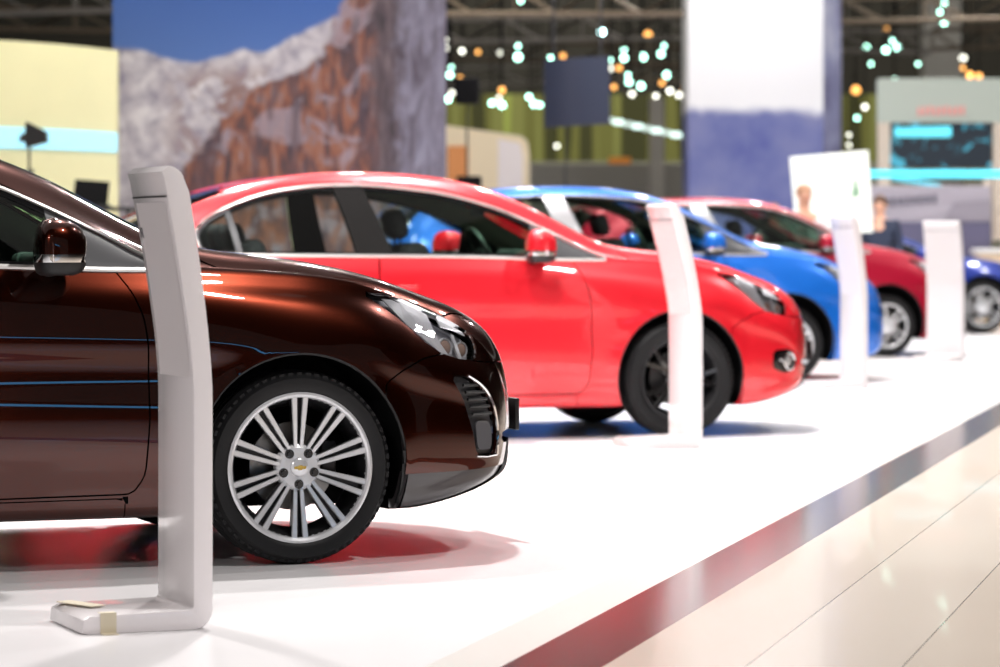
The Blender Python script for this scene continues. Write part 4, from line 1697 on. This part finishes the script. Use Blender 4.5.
# black loudspeaker pole
sp_ = empty('loudspeaker_stand', (at(467, 0, 33).x, 33, 0))
tag(sp_, 'black loudspeaker on a thin pole with a black case, before the cream booth', 'loudspeaker')
zz = lambda py: at(0, py, 33).z
boxobj('loudspeaker', (0, 0, zz(91)), (.26, .22, .27), MATT, sp_, bev=.03)
boxobj('equipment_case', (.02, 0, zz(183)), (.26, .2, .14), MATT, sp_, bev=.02)
m = MB()
m.cyl((0, 0, .02), (0, 0, zz(95)), .012, n=10)
m.box((0, 0, .012), (.5, .5, .024), None, .008)
m.build('pole', GREYTRIM, sp_)

# hanging grey-blue screen with its lamp
yh = 34
hb = empty('hanging_screen', (at(577, 0, yh).x, yh, at(0, 92, yh).z))
tag(hb, 'curved dark grey-blue screen hanging in front of the lit ceiling rig', 'screen')
m = MB()
rows = []
w2, h2 = .35, .36
for i in range(17):
    t = -1 + i / 8
    rows.append([m.bm.verts.new((t * w2, -.10 * math.cos(t * 1.3), z)) for z in (-h2 + .02 * t, h2 + .02 * t)] + [m.bm.verts.new((t * w2, -.10 * math.cos(t * 1.3) + .04, z)) for z in (h2 + .02 * t, -h2 + .02 * t)])
for A, B in zip(rows, rows[1:]):
    for k in range(4):
        m.bm.faces.new((A[k], B[k], B[(k + 1) % 4], A[(k + 1) % 4]))
m.bm.faces.new(rows[0])
m.bm.faces.new(rows[-1][::-1])
m.build('screen_panel', pbr('screen_slate', (.035, .042, .07), .35), hb)
m = MB()
for q in (-.25, .25):
    m.cyl((q, 0, h2), (q, 0, 12.97 - at(0, 92, yh).z), .012, n=8)
m.build('hanging_rod', GREYTRIM, hb)
m = MB()
m.cyl((-.12, .1, -h2 - 1.3), (-.12, .1, -h2), .010, n=8)
m.build('lower_cable', GREYTRIM, hb)

# white tower with cool mountain print at its foot
yt_ = 44.0
x0, x1 = at(686, 0, yt_).x, at(822, 0, yt_).x


def tower_print(nt, b):
    tc = N_(nt, 'ShaderNodeTexCoord')
    sx = N_(nt, 'ShaderNodeSeparateXYZ')
    nt.links.new(tc.outputs['Object'], sx.inputs[0])
    n = noise(nt, tc.outputs['Object'], 2.2, 6, .55, .3)
    z = mth(nt, 'ADD', sx.outputs['Z'], mth(nt, 'MULTIPLY', mth(nt, 'SUBTRACT', n, .5), .30))
    blue = ramp(nt, noise(nt, tc.outputs['Object'], 1.1, 4), [(.3, (.07, .09, .32)), (.52, (.16, .18, .40)), (.7, (.22, .23, .42))])
    hz_ = at(0, 113, yt_).z
    c = mixc(nt, sstep(nt, z, hz_ - .05, hz_ + .12), blue, (.86, .86, .90))
    nt.links.new(c, b.inputs['Base Color'])
    b.inputs['Roughness'].default_value = .55


tw = MB()
wd = x1 - x0
tw.box((0, 0, 3.2), (wd, 1.3, 6.4), None, .02)
two = tw.build('printed_tower', shader('tower_print', tower_print), None, smooth=False)
two.location = ((x0 + x1) / 2 + .02, yt_ + .65, 0)
two.rotation_euler = (0, 0, math.radians(0))
tag(two, 'large white square tower with a blue misty print round its lower half', 'tower')
tw = MB()
xs_ = wd / 2
tw.prism([(xs_ + .003, -.62), (xs_ + .34, .25), (xs_ + .34, .65), (xs_ + .003, .65)], 0, 6.4, 'Z')


def tower_side(nt, b):
    tc = N_(nt, 'ShaderNodeTexCoord')
    n = noise(nt, tc.outputs['Object'], 1.4, 6, .6, .5)
    nt.links.new(ramp(nt, n, [(.35, (.13, .13, .24)), (.5, (.25, .26, .42)), (.65, (.45, .46, .58))]), b.inputs['Base Color'])


tw.build('tower_flank', shader('tower_side', tower_side), two, smooth=False)

# white sign panel
ys_ = 34.5
sg = empty('white_sign', (at(832, 0, ys_).x, ys_, 0))
tag(sg, 'large white sign panel with a small green figure, above the bonnet of the crimson hatchback', 'sign')
L = [at(790, 157, ys_), at(868, 150, ys_), at(873, 232, ys_), at(797, 238, ys_)]
xr = at(832, 0, ys_).x
m = MB()
m.prism([(p.x - xr, p.z) for p in L], 0, .06)
m.build('panel', pbr('sign_white', (.88, .92, .86), .5, emit=(.92, 1, .92), emit_s=.22), sg, smooth=False)
m = MB()
c = at(855, 190, ys_)
cx, cz = c.x - xr, c.z
m.ball((cx, -.012, cz + .085), .020, (1, .3, 1), 8)
m.prism([(cx - .012, cz + .06), (cx + .022, cz + .06), (cx + .030, cz - .01), (cx + .048, cz - .07), (cx + .030, cz - .075), (cx + .008, cz - .02), (cx - .020, cz - .08), (cx - .038, cz - .07), (cx - .012, cz)], -.012, -.002)
m.build('green_figure', pbr('sign_green', (.0, .22, .05), .5), sg, smooth=False)
for q in (-.30, .30):
    boxobj('post', (q, .05, .60), (.05, .05, 1.2), GREYTRIM, sg)

# right-hand booth with video screen
yr_ = 44.0
P = lambda px, py: at(px, py, yr_)
rb = empty('video_booth', (P(940, 0).x, yr_, 0))
tag(rb, 'pale booth with a dark video screen under a faint red sign, at the right edge', 'booth')
X = lambda px: P(px, 0).x - P(940, 0).x
Z = lambda py: P(0, py).z
PB = pbr('booth_pale', (.50, .56, .50), .5)
CRM = pbr('booth_frame', (.72, .62, .52), .5)


def fr(name, x0, x1, y0, y1, dy, th, mat, parent=None):
    return boxobj(name, ((X(x0) + X(x1)) / 2, dy, (Z(y0) + Z(y1)) / 2), (X(x1) - X(x0), th, Z(y0) - Z(y1)), mat, parent or rb, bev=.004)


fr('header', 878, 1012, 79, 123, 0, .3, PB)
fr('frame_post', 878, 889, 122, 240, -.02, .25, CRM)
fr('frame_post', 992, 1004, 122, 240, -.02, .25, CRM)


def video(nt, b):
    tc = N_(nt, 'ShaderNodeTexCoord')
    v = noise(nt, tc.outputs['Object'], 4.2, 3, .5, 1.2)
    cyan = sstep(nt, v, .56, .64)
    v2 = noise(nt, tc.outputs['Object'], 3.1, 2, .5, .4)
    red = sstep(nt, v2, .70, .74)
    c = mixc(nt, cyan, (.004, .016, .030), (.08, .55, .75))
    c = mixc(nt, red, c, (.8, .25, .10))
    b.inputs['Base Color'].default_value = (.01, .01, .012, 1)
    nt.links.new(c, b.inputs['Emission Color'])
    b.inputs['Emission Strength'].default_value = .9


scr = fr('video_screen', 889, 991, 122, 168, .02, .1, shader('video_picture', video))
m = MB()
m.prism(rnd([(X(894), Z(137)), (X(951), Z(137)), (X(951), Z(126)), (X(894), Z(128))], .03), -.045, -.035)
m.build('video_caption', pbr('video_cyan', (.1, .5, .6), .5, emit=(.15, .85, 1.0), emit_s=1.0), rb, smooth=False)
m = MB()
px = 916
for i in range(9):                       # faint red lettering, too blurred in the photograph to read
    wl = 4.2
    m.box((X(px + wl / 2), -.155, Z(112 - (i % 3) * .6)), (X(px + wl) - X(px) - .012, .02, .12), None, .01)
    px += 5.4
m.build('red_lettering', pbr('faint_red', (.75, .30, .28), .5, emit=(.9, .3, .28), emit_s=.15), rb, smooth=False)
cy = boxobj('light_strip', ((at(870, 0, 40).x + at(1012, 0, 40).x) / 2, 40, at(0, 174, 40).z), (1.80, .06, .095), pbr('cyan_strip', (.1, .6, .7), .5, emit=(.06, .80, 1.0), emit_s=1.1))
cy.rotation_euler = (0, 0, 0)
tag(cy, 'long glowing cyan light strip running across the pale booth at the right', 'light strip')
m = MB()
m.tube([at(892, 178, 43.6) - rb.location, at(940, 186, 43.7) - rb.location], .03, 8)
m.build('slanting_light', pbr('cyan_dim', (.1, .5, .6), .5, emit=(.1, .6, .8), emit_s=.5), rb)

# lilac fascia wall beneath
yl_ = 42.5
lw = empty('fascia_wall', (at(930, 0, yl_).x, yl_, 0))
tag(lw, 'low lilac grey fascia wall with blurred dark lettering, below the video booth', 'wall panel')
XL = lambda px: at(px, 0, yl_).x - at(930, 0, yl_).x
ZL = lambda py: at(0, py, yl_).z
boxobj('panel', ((XL(868) + XL(990)) / 2, 0, ZL(186) / 2), (XL(990) - XL(868), .15, ZL(186)), pbr('lilac_panel', (.42, .38, .44), .5), lw)
boxobj('lower_band', ((XL(868) + XL(990)) / 2, -.09, (ZL(222) + ZL(262)) / 2), (XL(990) - XL(868), .04, ZL(222) - ZL(262)), pbr('lilac_dark', (.12, .11, .19), .5), lw)
m = MB()
px = 877
for i, wl in enumerate((6, 5, 5.5, 7, 5, 6, 5, 6.5, 5)):
    m.box(((XL(px) + XL(px + wl)) / 2, -.085, ZL(203 - i * .5)), ((XL(px + wl) - XL(px)) * .86, .02, .115 - .02 * (i % 2)), None, .008)
    px += wl + 1
m.build('lettering', pbr('letter_slate', (.14, .13, .17), .5), lw, smooth=False)
m = MB()
m.prism([(XL(942), ZL(221)), (XL(990), ZL(221)), (XL(990), ZL(200)), (XL(953), ZL(203))], -.10, -.08)
m.build('dark_wedge', pbr('lilac_mid', (.30, .27, .32), .5), lw, smooth=False)
fr_ = boxobj('booth_post', (at(987, 0, 42.9).x, 42.9, at(0, 180, 42.9).z / 2), (.10, .12, at(0, 180, 42.9).z), CRM)
tag(fr_, 'cream upright post closing the lilac wall at the right edge', 'post')

# white reception counter at the right edge
ct = empty('counter', (at(1003, 0, 41.9).x, 41.9, 0))
tag(ct, 'white and beige counter behind the dark blue coupe', 'counter')
boxobj('counter_top', (0, 0, at(0, 251, 41.9).z), (.76, .6, .06), pbr('counter_white', (.85, .82, .80), .4), ct)
boxobj('counter_body', (0, 0, at(0, 253, 41.9).z / 2), (.70, .5, at(0, 253, 41.9).z - .02), pbr('counter_beige', (.80, .62, .42), .6), ct)


# ------------------------------------------------------------------ ceiling rig
def truss(x0, x1, Y, z, h=.34, tilt=0.0, yaw=0.0, label='', mat=None):
    m = MB()
    L = x1 - x0
    n = max(3, int(L / .55))
    cs, sn = math.cos(yaw), math.sin(yaw)

    def P_(u, dy, dz):
        x = -L / 2 + L * u
        return ((x0 + x1) / 2 + x * cs - dy * sn, Y + x * sn + dy * cs, z + dz + tilt * x)
    ch = [(-.17, 0), (.17, 0), (-.17, h), (.17, h)]
    for dy, dz in ch:
        m.cyl(P_(0, dy, dz), P_(1, dy, dz), .028, n=8)
    for i in range(n):
        a, b = i / n, (i + 1) / n
        for dy in (-.17, .17):
            m.cyl(P_(a, dy, 0), P_(b, dy, h) if i % 2 else P_(a, dy, h), .014, n=6)
            m.cyl(P_(a, dy, h if i % 2 == 0 else 0), P_(b, dy, 0 if i % 2 == 0 else h), .014, n=6)
    for u in (.08, .5, .92):
        m.cyl(P_(u, 0, h), (P_(u, 0, h)[0], P_(u, 0, h)[1], 12.97), .012, n=6)
    o = m.build('lighting_truss', mat or TRUSS)
    tag(o, label, 'truss', 'lighting trusses under the hall ceiling')
    return o


TRUSS = pbr('truss_metal', (.19, .145, .10), .5, .2)
TR2 = pbr('truss_grey', (.24, .22, .20), .5, .2)
trs = [(430, 684, 42, 14, 0, 0, TRUSS, 'brown lattice truss at the very top, nearest, right of the mountain backdrop'),
       (425, 700, 50, 40, .02, 0, TR2, 'grey lattice truss crossing high between the mountain backdrop and the white tower'),
       (425, 700, 58, 62, -.03, 0, TRUSS, 'brown lattice truss level with the lamps beside the hanging screen'),
       (425, 560, 64, 84, .05, .1, TR2, 'short grey truss low at the left, above the cream booth'),
       (600, 700, 64, 80, -.04, -.1, TRUSS, 'short brown truss between the hanging screen and the white tower'),
       (840, 1010, 46, 20, .02, 0, TRUSS, 'brown lattice truss at the very top, right of the white tower'),
       (840, 930, 55, 52, -.03, 0, TR2, 'short grey truss just right of the white tower'),
       (932, 1010, 57.5, 48, .03, 0, TRUSS, 'short brown truss at the right edge above the video booth'),
       (-10, 118, 45, 12, .03, 0, TR2, 'grey lattice truss in the dark top left corner, upper one'),
       (-10, 118, 52, 30, -.02, 0, TRUSS, 'brown lattice truss in the dark top left corner, just above the cream wall')]
for (a, b, Y, py, ti, yw, mt, lb) in trs:
    truss(at(a, 0, Y).x, at(b, 0, Y).x, Y, at(0, py, Y).z, tilt=ti, yaw=yw, label=lb, mat=mt)

LG = {'g': pbr('lamp_pale_green', (.5, .9, .8), .5, emit=(.50, 1.0, .80), emit_s=8.5),
      'w': pbr('lamp_white', (.9, .9, .8), .5, emit=(1.0, 1.0, .86), emit_s=4.5),
      'o': pbr('lamp_amber', (.9, .5, .1), .5, emit=(1.0, .46, .12), emit_s=3.2),
      'c': pbr('lamp_cool', (.6, .9, 1), .5, emit=(.62, 1.0, 1.0), emit_s=14)}
CNAME = {'g': 'pale green', 'w': 'white', 'o': 'amber', 'c': 'bright cool white'}


def make_light(kind):
    r = empty('stage_light')
    m = MB()
    m.lathe([(-.0, .065), (.03, .080), (.14, .072), (.24, .045), (.26, 0)], 16)
    m.cyl((0, .12, .05), (0, .12, .22), .012, n=6)
    m.box((0, .12, .24), (.05, .05, .06), None)
    m.build('lamp_can', MATT, r)
    m = MB()
    m.lathe([(.006, .064), (-.008, .055), (-.014, .03), (-.016, 0)], 16)
    m.build('lamp_lens', LG[kind], r)
    return r


protos = {}
spots = [(602, 32, 'c', 1.1), (648, 35, 'o', 1.4), (518, 46, 'g', .7), (518, 57, 'g', 1.25), (551, 58, 'g', .8), (563, 56, 'o', .9), (447, 40, 'w', .7), (447, 48, 'w', .8), (462, 51, 'w', .9),
         (464, 42, 'g', .7), (478, 52, 'o', .8), (500, 53, 'w', .8), (451, 67, 'g', .7), (450, 75, 'g', 1.0), (460, 78, 'o', .9), (448, 99, 'g', 1.1), (452, 93, 'w', .8), (502, 90, 'o', 1.1), (492, 103, 'g', .9), (502, 105, 'g', 1.1),
         (499, 98, 'w', .7), (529, 97, 'g', .9), (534, 104, 'g', 1.0), (540, 105, 'g', .8), (610, 68, 'w', 1.1), (619, 68, 'o', 1.0), (610, 60, 'g', .7), (624, 50, 'g', .8), (624, 58, 'g', 1.1), (643, 57, 'g', 1.15), (661, 54, 'g', 1.0), (664, 46, 'g', .7),
         (628, 75, 'g', .7), (629, 82, 'g', 1.0), (641, 86, 'g', 1.1), (632, 94, 'w', .9), (614, 87, 'o', .9), (667, 75, 'g', 1.1), (662, 83, 'o', .9), (670, 91, 'w', 1.0), (679, 95, 'w', .9), (656, 96, 'w', .8), (520, 0, 'g', 1.0),
         (944, 4, 'g', .9), (940, 12, 'g', .7), (944, 22, 'g', 1.1), (866, 48, 'g', 1.1), (886, 50, 'g', 1.1), (897, 47, 'g', 1.1), (893, 41, 'g', .8), (886, 29, 'o', .8), (963, 58, 'w', 1.1), (970, 75, 'o', 1.3), (979, 76, 'o', 1.1), (963, 68, 'o', .8),
         (856, 90, 'o', 1.5), (865, 107, 'w', .9), (857, 118, 'g', .7), (849, 135, 'w', .6), (849, 145, 'w', .6), (895, 80, 'g', .8), (871, 64, 'g', .6), (918, 64, 'g', .6), (684, 88, 'o', 1.0), (557, 146, 'w', .7)]
ORD = ['first', 'second', 'third', 'fourth', 'fifth', 'sixth', 'seventh', 'eighth', 'ninth', 'tenth', 'eleventh', 'twelfth', 'thirteenth', 'fourteenth', 'fifteenth', 'sixteenth']


def zone(px):
    if px < 544:
        return 'between mountain backdrop and hanging screen'
    if px < 690:
        return 'between hanging screen and white tower'
    return 'right of the white tower'


for i, (px, py, k, sc) in enumerate(spots):
    if k not in protos:
        protos[k] = make_light(k)
        o = protos[k]
    else:
        o = copy_tree(protos[k])
    Y = 46 + (i * 7) % 13 + .31 * (i // 13)
    o.location = at(px, py, Y)
    q = .68 * sc * Y / 50
    o.scale = (q, q, q)
    same = sorted([(a[0], -a[1]) for a in spots if a[2] == k and zone(a[0]) == zone(px)])
    n = same.index((px, -py))
    tag(o, '%s %s stage light from the left, %s' % (ORD[n], CNAME[k], zone(px)) if k != 'c' else 'bright cool white stage light just above the hanging dark screen', 'stage light', 'stage lights in the ceiling rig')
    m = MB()
    m.cyl((0, .12, .24), (0, .12, (12.97 - o.location.z) / q), .010 / q, n=6)
    m.build('hanging_rod', MATT, o)

# diagonal strip of small lights left of the tower
ls = empty('light_garland', at(648, 129, 56))
tag(ls, 'slanting string of small white lamps left of the white tower', 'light string')
a, b = at(604, 119, 56) - at(648, 129, 56), at(690, 138, 56) - at(648, 129, 56)
m = MB()
m.tube([a, b], .03, 8)
for u in (.1, .9):
    p = a.lerp(b, u)
    m.cyl(tuple(p), (p.x, p.y, 12.97 - ls.location.z), .012, n=6)
m.build('rail', GREYTRIM, ls)
for i in range(9):
    p = a.lerp(b, (i + .5) / 9)
    m = MB()
    m.ball((p.x, p.y - .04, p.z), .07, (1.5, .5, .7), 8)
    m.build('lamp', pbr('lamp_mid', (.8, .9, .85), .5, emit=(.75, 1, .92), emit_s=2.2) if i % 2 else pbr('lamp_soft', (.8, .9, .85), .5, emit=(.8, 1, .92), emit_s=.9), ls)


# ------------------------------------------------------------------ people in the hall
def skinned(name, joints, edges, mat, parent, sub=2):
    me = bpy.data.meshes.new(name)
    me.from_pydata([j[0] for j in joints], edges, [])
    o = bpy.data.objects.new(name, me)
    COL.objects.link(o)
    md = o.modifiers.new('skin', 'SKIN')
    md.use_smooth_shade = True
    for v, j in zip(me.skin_vertices[0].data, joints):
        r = j[1]
        v.radius = r if isinstance(r, tuple) else (r, r)
        v.use_root = False
    me.skin_vertices[0].data[0].use_root = True
    s_ = o.modifiers.new('sub', 'SUBSURF')
    s_.levels = sub
    s_.render_levels = sub
    bpy.context.view_layer.update()
    dg = bpy.context.evaluated_depsgraph_get()
    nm = bpy.data.meshes.new_from_object(o.evaluated_get(dg))
    bpy.data.objects.remove(o)
    bpy.data.meshes.remove(me)
    nm.name = name
    nm.materials.clear()
    nm.materials.append(mat)
    nm.polygons.foreach_set('use_smooth', [True] * len(nm.polygons))
    r = bpy.data.objects.new(name, nm)
    COL.objects.link(r)
    r.parent = parent
    return r


SKIN = pbr('skin', (.72, .40, .28), .5)


def person(px, Y, top_z, rz, label, shirt, trousers, hair, hair_amt=1.0, arms='down'):
    k = top_z / 1.76
    r = empty('person', (at(px, 0, Y).x, Y, 0), rz)
    tag(r, label, 'person')
    J, E = [], []

    def j(x, y, z, rad, parent=None):
        J.append(((x * k, y * k, z * k), tuple(q * k for q in rad) if isinstance(rad, tuple) else rad * k))
        if parent is not None:
            E.append((parent, len(J) - 1))
        return len(J) - 1
    pel = j(0, 0, .95, (.15, .11))
    wst = j(0, 0, 1.10, (.13, .10), pel)
    che = j(0, -.01, 1.30, (.165, .11), wst)
    nek = j(0, .0, 1.46, (.06, .06), che)
    hd0 = j(0, -.01, 1.545, (.060, .065), nek)
    hd1 = j(0, -.02, 1.62, (.078, .092), hd0)
    hd2 = j(0, -.01, 1.70, (.070, .082), hd1)
    arm_pts, leg_pts = [], []
    for s_ in (-1, 1):
        sh_ = j(s_ * .19, 0, 1.41, .055, che)
        if arms == 'down' or s_ < 0:
            pts = [(s_ * .235, .01, 1.13, .040), (s_ * .24, -.07, .90, .028), (s_ * .24, -.10, .82, (.020, .036))]
        else:
            pts = [(s_ * .25, -.03, 1.14, .040), (s_ * .17, -.25, 1.16, .028), (s_ * .13, -.32, 1.18, (.020, .034))]
        p = sh_
        for q in pts:
            p = j(*q[:3], q[3], p)
        arm_pts.append([(s_ * .19, 0, 1.41)] + [q[:3] for q in pts])
        hx, hy, hz = pts[-1][:3]
        d = Vector(pts[-1][:3]) - Vector(pts[-2][:3])
        d.normalize()
        for f in range(4):
            off = Vector((.0, (f - 1.5) * .019, 0)) if abs(d.z) > .5 else Vector(((f - 1.5) * .019, 0, 0))
            L_ = (.062, .072, .068, .052)[f]
            b_ = Vector((hx, hy, hz)) + off + d * .035
            m1 = b_ + d * L_ * .5
            m2 = m1 + (d * .8 + Vector((-s_ * .4, 0, 0))) * L_ * .5
            n1 = j(*b_, .009, p)
            n2 = j(*m1, .0085, n1)
            j(*m2, .0075, n2)
        tb_ = Vector((hx, hy, hz)) + Vector((0, -.030, .01))
        n1 = j(*tb_, .011, p)
        j(*(tb_ + d * .045 + Vector((-s_ * .012, -.02, 0))), .009, n1)
        hip = j(s_ * .09, 0, .90, .085, pel)
        kn = j(s_ * .10, -.01, .50, .055, hip)
        an = j(s_ * .10, .02, .09, .036, kn)
        ft = j(s_ * .11, -.13, .035, (.040, .028), an)
        leg_pts.append([(s_ * .09, 0, .90), (s_ * .10, -.01, .50), (s_ * .10, .02, .11)])
    skinned('body', J, E, SKIN, r)
    # face
    f = MB()
    for s_ in (-1, 1):
        f.ball((s_ * .032 * k, -.103 * k, 1.640 * k), .012 * k, (1, .6, .8), 6)
    f.build('eyes', MATT, r)
    f = MB()
    f.ball((0, -.118 * k, 1.612 * k), .016 * k, (.8, 1.1, 1.5), 8)
    for s_ in (-1, 1):
        f.ball((s_ * .080 * k, .0, 1.62 * k), .022 * k, (.4, .8, 1.3), 8)
    f.build('nose_and_ears', SKIN, r)
    f = MB()
    f.ball((0, -.104 * k, 1.572 * k), .022 * k, (1.1, .35, .30), 6)
    f.build('mouth', pbr('lips', (.45, .16, .13), .5), r)
    h = MB()
    h.ball((0, .012 * k, 1.672 * k), .098 * k, (.88, 1.02, .92 * hair_amt), 12)
    h.build('hair', hair, r)
    # clothes
    K = lambda q: tuple(c * k for c in q)
    J2 = [(K((0, 0, .93)), (.168 * k, .125 * k)), (K((0, 0, 1.10)), (.155 * k, .12 * k)), (K((0, -.01, 1.30)), (.185 * k, .128 * k)), (K((0, 0, 1.43)), (.085 * k, .075 * k))]
    E2 = [(0, 1), (1, 2), (2, 3)]
    for A in arm_pts:
        p = 2
        for q, rad in zip(A[:3], (.072, .055, .042)):
            J2.append((K(q), rad * k))
            E2.append((p, len(J2) - 1))
            p = len(J2) - 1
    skinned('shirt', J2, E2, shirt, r)
    J3 = [(K((0, 0, .96)), (.165 * k, .125 * k))]
    E3 = []
    for A in leg_pts:
        p = 0
        for q, rad in zip(A, (.10, .072, .058)):
            J3.append((K(q), rad * k))
            E3.append((p, len(J3) - 1))
            p = len(J3) - 1
    skinned('trousers', J3, E3, trousers, r)
    for s_ in (-1, 1):
        b_ = MB()
        b_.box((s_ * .108 * k, -.06 * k, .045), (.095 * k, .27 * k, .085), None, .03, 3)
        b_.build('shoe', BLACK, r)
    return r


WHS = pbr('white_shirt', (.80, .82, .82), .8)
NVS = pbr('navy_suit', (.020, .028, .06), .8)
DKT = pbr('dark_trousers', (.03, .03, .035), .8)
person(804, 33.6, 1.72, .15, 'person in a white shirt in front of the white sign, behind the crimson hatchback', WHS, DKT, pbr('grey_hair', (.42, .22, .13), .8), .9, arms='bent')
person(880, 35.6, 1.63, -.3, 'person in a dark suit standing just right of the white sign', NVS, DKT, pbr('brown_hair', (.10, .05, .03), .8), 1.0)
person(774, 36.2, 1.55, 2.8, 'person with brown hair mostly hidden behind the crimson hatchback roof', pbr('grey_shirt', (.2, .2, .22), .8), DKT, pbr('auburn_hair', (.16, .07, .04), .8), 1.0)

# booth across the aisle, behind the photographer: seen mirrored in the car flanks
ob = empty('aisle_booth', (13.0, -9.0, 0), math.radians(-38))
tag(ob, 'dark booth wall with a blue light strip, across the aisle facing the row of cars', 'booth')
boxobj('wall_panel', (0, 0, 1.9), (15, .3, 3.8), pbr('aisle_booth_dark', (.02, .018, .02), .5), ob)
boxobj('light_strip', (0, .19, 3.0), (13, .06, .42), pbr('aisle_blue_strip', (.05, .3, .6), .5, emit=(.10, .50, 1.0), emit_s=5.0), ob)
